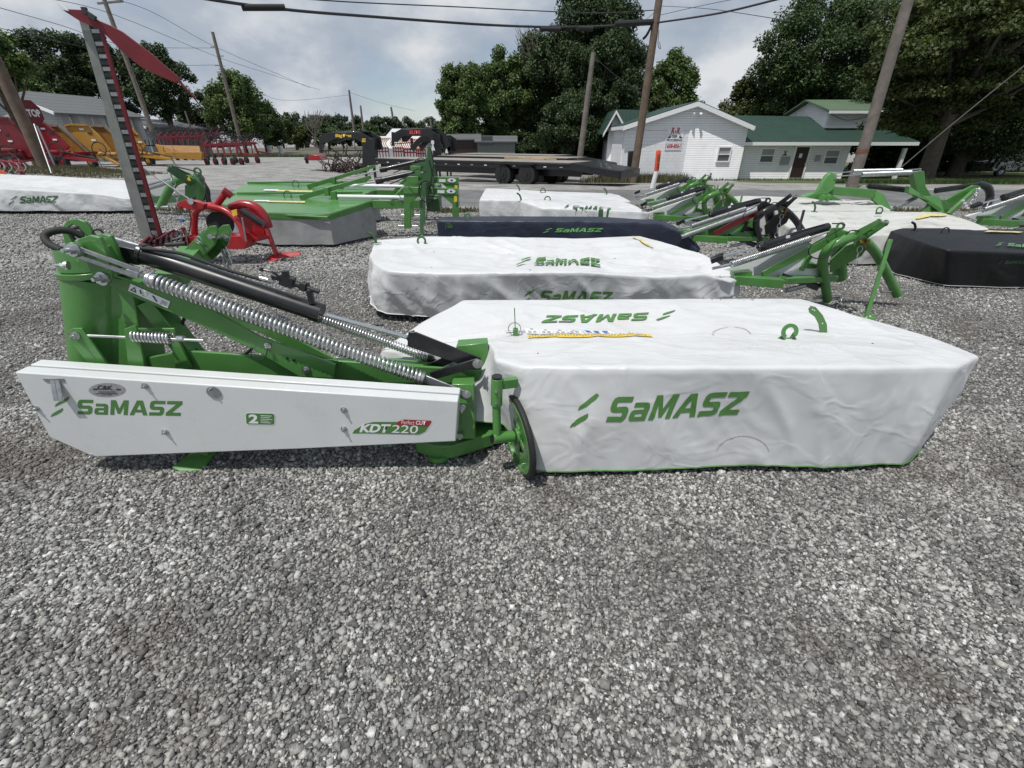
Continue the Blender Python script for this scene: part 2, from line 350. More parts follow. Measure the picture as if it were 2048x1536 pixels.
# ---------------------------------------------------------------- draped covers
def cover(name, top, bottom, spine, m, parent, seed=0, step=.03, side=14, inner=14, fold=.02, hemmat=None, crown=.015, wr=.012, eye=None):
    """top/bottom: matching control points (Vectors); spine: two points the top rings shrink to"""
    n = len(top); T = []; B = []
    for i in range(n):
        a, b = top[i], top[(i+1) % n]; c, d = bottom[i], bottom[(i+1) % n]
        k = max(2, int((b-a).length/step))
        for j in range(k): t = j/k; T.append(a.lerp(b, t)); B.append(c.lerp(d, t))
    for _ in range(2):
        N = len(T)
        T = [(T[i-1]+T[i]*2+T[(i+1) % N])/4 for i in range(N)]; B = [(B[i-1]+B[i]*2+B[(i+1) % N])/4 for i in range(N)]
    N = len(T); cen = sum(T, Vector())/N; s0, s1 = spine; sdv = s1-s0; sv = Vector((seed*7.3, seed*3.1, 0))
    def wrinkle(p, amp, sc):
        q = (p+sv)*sc; r = 1-abs(noise.noise(q+noise.noise_vector(q*.6)*.6))*2.2
        return amp*(noise.noise(q*.7)*.8+max(0, r)**3*.7)
    rings = []
    area = sum((T[i].x*T[(i+1) % N].y-T[(i+1) % N].x*T[i].y) for i in range(N)); sg = 1 if area > 0 else -1
    outn = []
    for i in range(N):
        t = T[(i+2) % N]-T[i-2]; outn.append(Vector((t.y, -t.x, 0)).normalized()*sg)
    for k in range(side+1):
        t = k/side; row = []
        for i in range(N):
            p = B[i].lerp(T[i], t); q = Vector((p.x+p.z*.55, p.y, p.z*.45))
            env = math.sin(math.pi*min(1, t*1.0))*.7+(1-t)*.6
            d = wrinkle(q, fold, 2.6)*env + wrinkle(q*1.0+Vector((5, 2, 1)), fold*.35, 7)*env
            pin = max(0, noise.noise(Vector((i*step*5, seed, 0))))*fold*.9*max(0, t-.55)/.45
            row.append(p+outn[i]*(d-pin)+Vector((0, 0, (1-t)**4*.02*noise.noise(Vector((i*step*1.6, seed*3, 1))))))
        rings.append(row)
    for k, (inn, up) in enumerate(((.006, .010), (.018, .016))):
        rings.append([rings[side][i]-outn[i]*inn+Vector((0, 0, up)) for i in range(N)])
    base = rings[-1]
    for k in range(1, inner+1):
        t = k/inner; row = []
        for i in range(N):
            p = base[i]; u = max(0, min(1, (p-s0).dot(sdv)/max(1e-6, sdv.length_squared))); q = s0+sdv*u
            r = p.lerp(q, t); e = min(1, t*4); r = r+Vector((0, 0, wrinkle(Vector((r.x, r.y*1.5, .3)), wr, 2.2)*e+wrinkle(Vector((r.x*.6, r.y*2.2, .7)), wr*.4, 6)*e+crown*math.sin(t*math.pi/2)))
            row.append(r)
        rings.append(row)
    V = [p for r in rings for p in r]; F = []
    K = len(rings)
    for k in range(K-1):
        for i in range(N):
            j = (i+1) % N; F.append((k*N+i, k*N+j, (k+1)*N+j, (k+1)*N+i))
    o_ = MB(); o_.v = V; o_.f = F
    ob = o_.build(name, m, parent, smooth=0)
    bm = bmesh.new(); bm.from_mesh(ob.data); bmesh.ops.remove_doubles(bm, verts=bm.verts, dist=.0005); bmesh.ops.recalc_face_normals(bm, faces=bm.faces); bm.to_mesh(ob.data); bm.free()
    ob.data.shade_smooth()
    if hemmat:
        h = MB(); h.path([p+outn[i]*.004 for i, p in enumerate(rings[0])]+[rings[0][0]+outn[0]*.004], .0042, 5, cap=False); h.build('hem_piping', hemmat, ob)
    return ob, BVHTree.FromPolygons(V, F)
# ================================================================ GROUND
def gravel_mat(name, scale, cols, patch=.35, bump=.008, scale2=None, tint=(1, 1, 1)):
    m = bpy.data.materials.new(name); m.use_nodes = True; t = m.node_tree; b = t.nodes['Principled BSDF']; L = t.links.new
    g = t.nodes.new('ShaderNodeTexCoord'); v = t.nodes.new('ShaderNodeTexVoronoi'); v.inputs['Scale'].default_value = scale; v.inputs['Randomness'].default_value = 1
    L(g.outputs['Object'], v.inputs['Vector'])
    sx = t.nodes.new('ShaderNodeSeparateColor'); L(v.outputs['Color'], sx.inputs[0])
    r = t.nodes.new('ShaderNodeValToRGB'); r.color_ramp.interpolation = 'LINEAR'
    while len(r.color_ramp.elements) < len(cols): r.color_ramp.elements.new(.5)
    for e_, (p, c) in zip(r.color_ramp.elements, cols): e_.position = p; e_.color = (c*tint[0], c*tint[1], c*tint[2], 1)
    L(sx.outputs[0], r.inputs[0])
    n = t.nodes.new('ShaderNodeTexNoise'); n.inputs['Scale'].default_value = .9; n.inputs['Detail'].default_value = 8; n.inputs['Roughness'].default_value = .65
    L(g.outputs['Object'], n.inputs['Vector'])
    mr = t.nodes.new('ShaderNodeMapRange'); mr.inputs[1].default_value = .35; mr.inputs[2].default_value = .65; mr.inputs[3].default_value = 1-patch; mr.inputs[4].default_value = 1.08
    L(n.outputs['Fac'], mr.inputs[0])
    x = t.nodes.new('ShaderNodeMix'); x.data_type = 'RGBA'; x.blend_type = 'MULTIPLY'; x.inputs[0].default_value = 1
    cm = t.nodes.new('ShaderNodeCombineColor')
    for i in range(3): L(mr.outputs[0], cm.inputs[i])
    L(r.outputs[0], x.inputs[6]); L(cm.outputs[0], x.inputs[7]); L(x.outputs[2], b.inputs['Base Color'])
    b.inputs['Roughness'].default_value = .85
    k = t.nodes.new('ShaderNodeBump'); k.invert = True; k.inputs['Distance'].default_value = bump; L(v.outputs['Distance'], k.inputs['Height'])
    n3 = t.nodes.new('ShaderNodeTexNoise'); n3.inputs['Scale'].default_value = scale*3; L(g.outputs['Object'], n3.inputs['Vector'])
    k2 = t.nodes.new('ShaderNodeBump'); k2.inputs['Distance'].default_value = bump*.4; L(n3.outputs['Fac'], k2.inputs['Height']); L(k.outputs[0], k2.inputs['Normal'])
    L(k2.outputs[0], b.inputs['Normal'])
    return m
gc = [(0, .07), (.35, .20), (.7, .33), (1, .6)]
M['gravel'] = gravel_mat('crushed_gravel', 75, gc, .4, tint=(1, .985, .95))
M['lot'] = gravel_mat('packed_gravel_lot', 26, [(0, .20), (.5, .29), (1, .38)], .45, .004, tint=(1, .98, .94))
M['asphalt'] = gravel_mat('old_asphalt', 60, [(0, .11), (.5, .15), (1, .20)], .35, .003, tint=(1, 1, 1))
M['field'] = mat('dry_field', (.10, .095, .07), .95, vary=.35, vscale=.4, bump=.03, bscale=3)
M['grass'] = mat('mown_grass', (.085, .105, .035), .95, vary=.35, vscale=1.2, bump=.03, bscale=18)
def sheet(name, xs, ys, m, dz=0, edge=None, seed=0, kind='structure'):
    vs = []; fs = []; nx, ny = len(xs), len(ys)
    for j, y in enumerate(ys):
        for i, x in enumerate(xs):
            xx, yy = x, y
            if edge:
                if j in (0, ny-1): yy += edge*noise.noise(Vector((x*.35, seed+j, 0)))
                if i in (0, nx-1): xx += edge*noise.noise(Vector((y*.35, seed+5+i, 0)))
            vs.append((xx, yy, terrain(xx, yy)+dz))
    for j in range(ny-1):
        for i in range(nx-1): a = j*nx+i; fs.append((a, a+1, a+nx+1, a+nx))
    o = MB().add(vs, fs).build(name, m, smooth=0); o.data.shade_smooth(); tag(o, kind=kind); return o
def lin(a, b, n): return [a+(b-a)*i/(n-1) for i in range(n)]
sheet('ground', sorted(set([-1500, -600, -250, -120, -80]+lin(-60, 60, 121)+[80, 120, 250, 600, 1500])), sorted(set(lin(-6, 60, 133)+[70, 90, 120, 200, 400, 1500])), M['gravel'])
sheet('gravel_lot', lin(-60, 60, 121), lin(12.6, 62, 100), M['lot'], .006, .5, 3)
sheet('road', lin(-60, 60, 121), lin(13.6, 18.2, 12), M['asphalt'], .012, .25, 9)
sheet('field', lin(-60, 9, 70), lin(56, 190, 60), M['field'], .016, 2, 4)
sheet('lawn', lin(14.5, 60, 60), lin(21.5, 60, 60), M['grass'], .018, 1, 7)
M['fines'] = gravel_mat('gravel_fines', 120, [(0, .04), (.4, .09), (.75, .17), (1, .34)], .4, .005, tint=(1, .96, .90))
sheet('gravel_bed', lin(-14, 14, 57), lin(-.6, 5.6, 26), M['fines'], .003, .3, 11)
# loose stones
def stones(name, n, yr, hw, sz, seed, m):
    rng = np.random.default_rng(seed)
    y = rng.uniform(yr[0], yr[1], n*2); x = rng.uniform(-1, 1, n*2)*hw(yr[1])
    k = np.abs(x) < hw(y); x = x[k][:n]; y = y[k][:n]; n = len(x)
    base = np.array([(-1,-1,-1),(1,-1,-1),(1,1,-1),(-1,1,-1),(-1,-1,1),(1,-1,1),(1,1,1),(-1,1,1)], float)
    tris = np.array([(0,3,2),(0,2,1),(4,5,6),(4,6,7),(0,1,5),(0,5,4),(1,2,6),(1,6,5),(2,3,7),(2,7,6),(3,0,4),(3,4,7)])
    s = sz[0]+(sz[1]-sz[0])*rng.beta(1.25, 5.5, n)
    dim = np.stack([s*rng.uniform(.7, 1.25, n), s*rng.uniform(.6, 1., n), s*rng.uniform(.35, .75, n)], 1)
    v = base[None]*(1+rng.uniform(-.45, .25, (n, 8, 3)))*.5*dim[:, None, :]
    q = rng.normal(size=(n, 4)); q[:, 1:3] *= .35; q /= np.linalg.norm(q, axis=1)[:, None]
    w, a, b, c = q.T
    Rm = np.stack([np.stack([1-2*(b*b+c*c), 2*(a*b-w*c), 2*(a*c+w*b)], 1), np.stack([2*(a*b+w*c), 1-2*(a*a+c*c), 2*(b*c-w*a)], 1), np.stack([2*(a*c-w*b), 2*(b*c+w*a), 1-2*(a*a+b*b)], 1)], 1)
    v = np.einsum('nij,nkj->nki', Rm, v)
    z = dim[:, 2]*rng.uniform(.15, .55, n)+.002
    v += np.stack([x, y, z], 1)[:, None, :]
    f = tris[None]+(np.arange(n)*8)[:, None, None]
    o = np_mesh(name, v.reshape(-1, 3), f.reshape(-1, 3), m); tag(o, 'loose grey crushed stones covering the yard', 'gravel', kind='stuff'); return o
def stone_mat():
    m = bpy.data.materials.new('crushed_stone'); m.use_nodes = True; t = m.node_tree; b = t.nodes['Principled BSDF']; L = t.links.new
    g = t.nodes.new('ShaderNodeNewGeometry'); r = t.nodes.new('ShaderNodeValToRGB')
    cols = [(0, (.085, .085, .083)), (.25, (.19, .188, .18)), (.62, (.33, .327, .31)), (.86, (.45, .447, .425)), (.93, (.46, .435, .39)), (.965, (.60, .60, .585))]
    while len(r.color_ramp.elements) < len(cols): r.color_ramp.elements.new(.5)
    for e_, (p, c) in zip(r.color_ramp.elements, cols): e_.position = p; e_.color = (*c, 1)
    L(g.outputs['Random Per Island'], r.inputs[0])
    n = t.nodes.new('ShaderNodeTexNoise'); n.inputs['Scale'].default_value = 160; n.inputs['Detail'].default_value = 3; L(g.outputs['Position'], n.inputs['Vector'])
    n2 = t.nodes.new('ShaderNodeTexNoise'); n2.inputs['Scale'].default_value = 1.3; n2.inputs['Detail'].default_value = 6; L(g.outputs['Position'], n2.inputs['Vector'])
    mm = t.nodes.new('ShaderNodeMapRange'); mm.inputs[1].default_value = .3; mm.inputs[2].default_value = .7; mm.inputs[3].default_value = .65; mm.inputs[4].default_value = 1.2; L(n.outputs['Fac'], mm.inputs[0])
    m2 = t.nodes.new('ShaderNodeMapRange'); m2.inputs[1].default_value = .38; m2.inputs[2].default_value = .6; m2.inputs[3].default_value = .72; m2.inputs[4].default_value = 1.06; L(n2.outputs['Fac'], m2.inputs[0])
    mu = t.nodes.new('ShaderNodeMath'); mu.operation = 'MULTIPLY'; L(mm.outputs[0], mu.inputs[0]); L(m2.outputs[0], mu.inputs[1])
    n5 = t.nodes.new('ShaderNodeTexNoise'); n5.inputs['Scale'].default_value = .8; n5.inputs['Detail'].default_value = 7; n5.inputs['Roughness'].default_value = .7; L(g.outputs['Position'], n5.inputs['Vector'])
    m5 = t.nodes.new('ShaderNodeMapRange'); m5.inputs[1].default_value = .53; m5.inputs[2].default_value = .66; m5.inputs[3].default_value = 0; m5.inputs[4].default_value = .75; L(n5.outputs['Fac'], m5.inputs[0])
    x5 = t.nodes.new('ShaderNodeMix'); x5.data_type = 'RGBA'; x5.inputs[7].default_value = (.115, .095, .078, 1); L(m5.outputs[0], x5.inputs[0]); L(r.outputs[0], x5.inputs[6])
    hs = t.nodes.new('ShaderNodeHueSaturation'); L(x5.outputs[2], hs.inputs['Color']); L(mu.outputs[0], hs.inputs['Value']); L(hs.outputs[0], b.inputs['Base Color'])
    b.inputs['Roughness'].default_value = .8
    return m
SM = stone_mat()
stones('loose_gravel', 225000, (-.25, 2.7), lambda y: 2.5+1.08*np.maximum(y, 0), (.006, .040), 1, SM)
stones('loose_gravel', 120000, (2.7, 6.5), lambda y: 2.3+1.08*y, (.008, .042), 2, SM)
stones('loose_gravel', 50000, (6.5, 13), lambda y: 2.3+1.08*y, (.016, .06), 3, SM)

# ================================================================ FRONT DISC MOWER
hero = empty('disc_mower', (P(600, 900, 2.3).x, 2.3, 0), 'front disc mower under a white tarpaulin cover, with a white side guard', 'disc mower')
class Bolts:
    def __init__(s, parent=None): s.p = parent; s.n = 'bolt'
    def bolt(s, c, n, r=.014, l=.02): prt(MB().bolt(c, n, r, l), 'bolt', 'steel', s.p); return s
def prt(mb, name, m, parent=None, bevel=0, smooth=35, label=None):
    o = mb.build(name, M[m], parent or hero, smooth=smooth, bevel=bevel)
    if label: o['label'] = label
    return o
# tarp
zt = .645
tp = [Z(975,690,.60), Z(990,724,.61), Z(1050,741,.62), Z(1250,741,zt), Z(1500,741,zt), Z(1750,741,zt), Z(1915,738,.61), Z(1960,717,.57), Z(1871,681,.57), Z(1737,641,.60), Z(1600,600,.61), Z(1400,600,.63), Z(1150,602,.63), Z(925,603,.62), Z(845,646,.55), Z(757,706,.45), Z(860,708,.50)]
bt = [Z(945,842,.21), Z(1010,846,.20), Z(1073,941,.05), Z(1280,936,.05), Z(1500,930,.05), Z(1690,932,.05), Z(1800,924,.05), Z(1838,895,.06)]
bt += [tp[8]+Vector((-.04,.06,-.48)), tp[9]+Vector((0,.06,-.52)), tp[10]+Vector((0,.06,-.53)), tp[11]+Vector((0,.08,-.55)), tp[12]+Vector((0,.08,-.55)), tp[13]+Vector((-.02,.05,-.54)), tp[14]+Vector((-.06,0,-.46)), tp[15]+Vector((-.03,-.01,-.12)), tp[16]+Vector((0,-.01,-.12))]
HC, HBV = cover('tarp_cover', tp, bt, (Z(1050,665,.60), Z(1780,672,.60)), M['tarp'], hero, seed=1, step=.016, side=22, inner=30, fold=.026, hemmat=M['logo'], crown=.0, wr=.013)
def top_dec(name, bm, p0, p1, p2, m, **k):   # lower-left, lower-right, upper-left pixels
    a, b, c = (Z(*q, .61) for q in (p0, p1, p2))
    k['lift'] = k.get('lift', .003)+.003; return decal(name, bm, a+Vector((0,0,.3)), b-a, c-a, m, HC, HBV, (0,0,-1), cuts=.009, **k)
def front_dec(name, bm, p0, p1, p2, m, bv=HBV, par=HC, Y=1.9, **k):
    a, b, c = (P(*q, Y) for q in (p0, p1, p2)); a.y -= .3
    k.setdefault('cuts', .012)
    return decal(name, bm, a, b-a, c-a, m, par, bv, (0,1,0), **k)
front_dec('printed_logo', brand_bm(.5), (1141,866), (1508,856), (1134,800), M['logo'])
top_dec('printed_logo', brand_bm(.1), (1350,628), (1093,632), (1350,645), M['logo'])
rs = [(0,0,.14,1), (.16,0,.30,1), (.32,0,.46,1), (.48,0,.62,1), (.66,0,.98,1)]
top_dec('warning_stickers', rects_bm(rs), (1054,666), (1232,670), (1050,656), M['paper'])
ink = [(.02+.16*i+dx, y, .02+.16*i+dx+.04, y+.13) for i in range(4) for dx, y in ((0,.15),(.055,.15),(.0,.4),(.06,.42),(.03,.68))]
for o_ in [top_dec('printed_pictograms', rects_bm(ink), (1054,666), (1232,670), (1050,656), M['greyink'], lift=.0045)]: pass
bm = bmesh.new()
for i in range(3):
    for j in range(2):
        vs = [bm.verts.new((.71+.1*i+.035*math.cos(a*.5236), .3+.4*j+.15*math.sin(a*.5236), 0)) for a in range(12)]; bm.faces.new(vs)
top_dec('printed_pictograms', bm, (1054,666), (1232,670), (1050,656), M['blueprint'], lift=.0045)
top_dec('yellow_warning_strip', rect_bm(), (1056,677), (1305,677), (1054,667), M['ytape'])
bm = rects_bm([(.01+.024*i, .2+.3*((i*7) % 3)/3, .022+.024*i, .55+.4*((i*5) % 3)/3) for i in range(40)])
top_dec('printed_pictograms', bm, (1056,677), (1305,677), (1054,667), M['greyink'], lift=.0045)
rng_ = random.Random(3); sp = []
for k in range(420):
    x = rng_.gauss(.5, .24); y = rng_.gauss(.5, .2); s = rng_.uniform(.0008, .003)
    if 0 < x < 1 and 0 < y < 1: sp.append((x, y, x+s, y+s*7))
top_dec('dirt_specks', rects_bm(sp), (1420,716), (1720,716), (1425,694), mat('brown_dirt', (.20,.15,.09), .9))
top_dec('dirt_specks', rects_bm([(rng_.random(), rng_.random(), 0, 0) for _ in range(0)] or [(.1+.8*k/90, .5+.3*math.sin(k*1.7)*rng_.random(), .1+.8*k/90+.004, .56+.3*math.sin(k*1.7)*rng_.random()+.05) for k in range(90)]), (1080,610), (1560,610), (1082,604), bpy.data.materials['brown_dirt'])
def ring_bm(r0, r1, a0, a1, n=48, sx=1):
    bm = bmesh.new(); pv = None
    for i in range(n+1):
        t = R(a0+(a1-a0)*i/n); w = (r1-r0)*(.3+.7*abs(math.sin(i*1.9))); v0 = bm.verts.new((.5+math.cos(t)*r0*.5, math.sin(t)*r0, 0)); v1 = bm.verts.new((.5+math.cos(t)*(r0+w)*.5, math.sin(t)*(r0+w), 0))
        if pv: bm.faces.new((pv[0], v0, v1, pv[1]))
        pv = (v0, v1)
    return bm
M['stain'] = mat('water_stain', (.47, .455, .42), .6)
front_dec('water_stain', ring_bm(.86, .91, 12, 168), (1435,926), (1560,926), (1435,884), M['stain'], lift=.0025)
top_dec('water_stain', ring_bm(.86, .93, -10, 200), (1420,668), (1505,668), (1420,656), M['stain'])
# white belt guard
F = 1.945
gp = [(29,744),(916,803),(912,883),(600,898),(187,914),(98,874)]
a_ = [P(x, y, F) for x, y in gp]; g = MB(); g.prism([p+Vector((0,.034,0)) for p in a_], (0,.068,0)); guard = prt(g, 'belt_guard', 'white', bevel=.006)
g = MB(); g.prism([p+Vector((0,.112,.002)) for p in a_], (0,.064,0)); prt(g, 'guard_back_half', 'white', bevel=.006)
def panel_dec(name, bm, p0, p1, p2, m, par=guard, **k):
    k['lift'] = {.003: .001, .0035: .002, .005: .003, .0065: .004}[k.get('lift', .003)]; a, b, c = (P(*q, F) for q in (p0, p1, p2)); return decal(name, bm, a, b-a, c-a, m, par, **k)
panel_dec('printed_logo', brand_bm(-.02), (101,834), (360,838), (101,792), M['logo'])
def rrect(w, h, r, n=5, skew=0):
    pts = []
    for cx, cy, a0 in ((w-r, r, -90), (w-r, h-r, 0), (r, h-r, 90), (r, r, 180)):
        for i in range(n+1): a = R(a0+90*i/n); pts.append((cx+r*math.cos(a)+(cy*skew), cy+r*math.sin(a)))
    return pts
def poly_bm(pts): return norm_bm(curve_mesh([pts]))
panel_dec('year_badge', poly_bm(rrect(2.3, 1, .2)), (491,850), (551,851), (490,824), M['paper'])
panel_dec('year_badge', poly_bm(rrect(2.3, 1, .18)), (493,848), (549,849), (492,826), M['logo'], lift=.0035)
panel_dec('printed_lettering', text_bm('2', .04), (498,846), (517,846.5), (497.5,828), M['paper'], lift=.005)
panel_dec('printed_lettering', rects_bm([(0,.0,.9,.07),(0,.23,.7,.3),(0,.46,1,.53),(0,.69,.8,.76),(0,.92,.95,1)]), (522,845), (545,846), (522,830), M['paper'], lift=.005)
panel_dec('model_badge', poly_bm([(0,0),(.2,.03),(.86,.0),(.94,.25),(1,.9),(.98,1),(.25,.9),(.15,.75),(.03,.25)]), (703,866), (861,870), (705,839), M['paper'])
panel_dec('model_badge', poly_bm([(.02,.04),(.2,.06),(.85,.04),(.92,.25),(.98,.9),(.96,.94),(.26,.85),(.16,.7),(.04,.25)]), (705,866), (859,869), (707,840), M['logo'], lift=.0035)
panel_dec('model_badge', poly_bm([(0,0),(.95,.05),(1,1),(.2,.95),(.05,.6)]), (792,849), (860,853), (795,837), M['redink'], lift=.005)
panel_dec('printed_lettering', text_bm('KDT', .045, .15), (719,864), (780,865), (721,847), M['paper'], lift=.005)
panel_dec('printed_lettering', text_bm('220', .006, .1), (783,865), (836,866.5), (783,849), M['paper'], lift=.005)
panel_dec('printed_lettering', text_bm('Perfect', .0, .1), (803,847.5), (829,848.5), (803,839.5), M['paper'], lift=.0065)
panel_dec('printed_lettering', text_bm('CUT', .03, .1), (832,848.5), (852,849.5), (832,840.5), M['paper'], lift=.0065)
bm = poly_bm([(math.cos(i*math.pi/16)*1.8, math.sin(i*math.pi/16)) for i in range(32)])
panel_dec('dealer_sticker', bm, (177,794), (250,794), (178,766), M['silverlab'])
panel_dec('printed_lettering', text_bm('C&K', .03), (195,779), (225,780), (196,770), M['ink'], lift=.0035)
panel_dec('printed_lettering', rects_bm([(0,.8,.16,1),(.84,.75,1,.95),(.18,.45,.82,.55),(.12,.2,.88,.3),(.3,0,.7,.08)]), (187,790), (242,790), (187,777), M['ink'], lift=.0035)
g = MB(); c = P(428,784,F); g.disc(c+Vector((0,-.003,0)), (0,1,0), .034, .006, 28); g.box(c+Vector((-.005,-.014,.02)), (.008,.02,.01)); prt(g, 'inspection_cap', 'galv')
g = MB(); c = P(108,760,F)
for dx in (-.018, .006): g.prism([c+Vector((dx,-.001,.0)), c+Vector((dx+.022,-.001,0)), c+Vector((dx+.022,-.035,-.10)), c+Vector((dx,-.035,-.10))], (0,.004,0))
g.prism([P(86,757,F), P(128,757,F), P(131,764,F), P(92,764,F)], (0,.006,0)); prt(g, 'hook_bracket', 'galv')
for x, y in ((291,771),(73,816),(331,863),(688,819),(688,857),(183,912)):
    prt(MB().bolt(P(x, y, F), (0,-1,0), .011, .014), 'bolt', 'steel')
# main beam and headstock
g = MB(); g.bar(P(300,742,2.34), P(960,745,2.42), .17, .11); g.prism([P(290,715,2.25), P(370,700,2.25), P(1000,742,2.3), P(1000,765,2.3), P(290,765,2.25)], (0,.02,0)); prt(g, 'main_beam', 'green', bevel=.006)
g = MB(); a = P(212,545,2.33); b = P(222,745,2.30); g.path([a+Vector((-.045,0,0)), b+Vector((-.045,0,0))], [.15,.14], 28); g.prism([a+Vector((0,.0,.02)), a+Vector((.17,0,-.05)), b+Vector((.28,0,.0)), b], (0,.16,0)); prt(g, 'headstock_column', 'green', bevel=.006)
prt(MB().prism([P(x, y, 2.40) for x, y in ((190,560),(245,572),(294,618),(284,662),(258,728),(192,728))], (0,.016,0)), 'gusset_plate', 'green', bevel=.002)
g = MB(); c = a+Vector((-.045,0,.0)); g.path([c+Vector((0,0,-.002)), c+Vector((0,0,.028))], .16, 28); g.path([c+Vector((0,0,.03)), c+Vector((.0,0,.14))], [.145,.13], 28); prt(g, 'column_collar', 'green', bevel=.004)
pl = [(158,478),(182,470),(202,474),(212,492),(226,540),(226,556),(220,567),(208,571),(196,566),(186,546),(168,505)]
g = MB(); g.plate(pl, 2.16, .022); g.plate([(x+22, y-3) for x, y in pl], 2.34, .022); g.path([P(150,500,2.10), P(196,489,2.42)], .034, 20); prt(g, 'pivot_plates', 'green', bevel=.003)
g = MB(); g.tube(P(149,500,2.09), P(200,488,2.35), .026, seg=20); prt(g, 'pivot_pin', 'galv')
g = Bolts(); g.bolt(P(207,557,2.145), (-.1,-1,.15), .022, .03); g.bolt(P(148,500,2.085), (-.1,-1,.15), .02, .03); g.bolt(P(137,531,2.14), (-1,-.3,.1), .014, .03)
arch = [(128,468),(128,452),(138,440),(156,437),(172,443),(184,458),(197,482),(183,486),(170,466),(160,452),(148,448),(139,454),(138,466),(150,486),(150,498),(136,498)]
g = MB(); g.plate(arch, 2.42, .018); prt(g, 'lifting_arch', 'green', bevel=.003)
g = MB(); g.path([P(165,473,2.36), P(140,462,2.34), P(108,462,2.3), P(90,472,2.27), P(97,487,2.24), P(124,501,2.22)], .017, 12, smooth=True); g.path([P(150,480,2.4), P(140,462,2.4), P(160,456,2.42), P(166,474,2.4)], .008, 8, smooth=True); prt(g, 'hydraulic_hose', 'blackmatte')
g = MB(); g.torus(P(196,467,2.36), (.6,-1,.3), .02, .0055); prt(g, 'hose_ring', 'black')
# cylinder
cy0 = P(283,507,2.40); cy1 = P(642,627,2.38)
g = MB(); g.bar(P(205,496,2.42), P(284,512,2.40), .07, .085); prt(g, 'cylinder_mount', 'black', bevel=.004)
g = MB(); g.tube(cy0, cy1, .052, seg=28); dd = (cy1-cy0).normalized(); g.tube(cy1-dd*.05, cy1+dd*.004, .057, seg=28); g.tube(cy0, cy0+dd*.02, .056, seg=28); cyl = prt(g, 'hydraulic_cylinder', 'black', smooth=40)
g = MB(); g.tube(cy1, P(820,676,2.36), .0125, seg=16); prt(g, 'piston_rod', 'chrome')
g = MB(); c = P(575,562,2.36); ax = dd
g.bar(c-ax*.035, c+ax*.035, .045, .055); g.tube(c-ax*.08, c-ax*.03, .016); g.tube(c+ax*.03, c+ax*.075, .017); g.bar(c+ax*.07, c+ax*.10, .04, .04); g.tube(c+ax*.10, c+ax*.17, .013)
g.tube(c+Vector((0,0,.02)), c+Vector((0,0,.055)), .02); e2 = P(622,596,2.36); g.tube(e2-Vector((0,0,.03)), e2+Vector((0,0,.045)), .018); g.tube(e2+Vector((0,0,.045)), e2+Vector((0,0,.06)), .022, .012); g.tube(e2+Vector((0,0,.06)), e2+Vector((0,0,.085)), .01)
valve = prt(g, 'hydraulic_valve', 'black')
g = MB(); g.path([c+Vector((0,0,.055)), P(560,556,2.34), P(548,545,2.33), P(525,539,2.33)], .006, 8, smooth=True); g.disc(P(524,539,2.33), (0,1,0), .011, .014, 12); prt(g, 'valve_lever', 'black', valve)
g = MB(); g.path([P(281,497,2.36), P(360,507,2.36), P(440,535,2.36), P(500,553,2.36), P(535,562,2.36)], .009, 10, smooth=True); prt(g, 'hydraulic_hose', 'blackmatte')
g = MB(); g.tube(P(520,556,2.36), P(548,563,2.36), .013); prt(g, 'hose_fitting', 'steel')
g = MB(); g.path([P(205,487,2.5), P(262,493,2.52), P(284,500,2.5)], .016, 8); g.tube(P(214,473,2.55), P(288,495,2.5), .012); prt(g, 'far_spring_rod', 'galv')
# springs
def spring(p, q, Rr, r, turns, parent=None, m='steel', name='coil_spring'):
    g = MB(); g.coil(p, q, Rr, r, turns, 14, 7); return prt(g, name, m, parent, smooth=180)
s0 = P(300,559,2.20); s1 = P(846,756,2.16)
spring(s0, s1, .0335, .0072, 62)
g = MB(); d_ = (s1-s0).normalized(); g.tube(s0-d_*.008, s0+d_*.03, .035, seg=20); prt(g, 'spring_end_cap', 'galv'); g = MB(); g.tube(s1-d_*.03, s1+d_*.008, .035, seg=20)
g.bar(s1, P(938,790,2.12), .012, .05, up=(0,0,1), h2=.035); prt(g, 'spring_end_plate', 'galv', bevel=.003)
g = MB(); g.bar(P(150,494,2.10), P(277,541,2.18), .012, .02); g.bar(P(150,510,2.10), P(270,552,2.18), .012, .02); g.bar(P(255,540,2.18), P(281,549,2.19), .05, .03); g.tube(P(270,546,2.18), s0, .011); prt(g, 'spring_tension_rods', 'galv', bevel=.002)
prt(MB().tube(P(937,776,2.28), P(932,789,2.10), .017, seg=16), 'spring_pin', 'steel'); g = Bolts(); g.bolt(P(933,788,2.10), (0,-1,.2), .016, .02)
r0 = P(520,592,2.52); r1 = P(858,716,2.46)
spring(r0, r1, .0235, .0055, 62)
g = MB(); g.tube(r1, P(905,738,2.44), .012); prt(g, 'spring_rod', 'black'); g = MB(); g.tube(r1-d_*.01, r1+d_*.02, .024); prt(g, 'spring_end_cap', 'black')
g = MB(); g.coil(P(553,632,2.4), P(573,640,2.4), .016, .004, 5); prt(g, 'small_spring', 'steel', smooth=180)
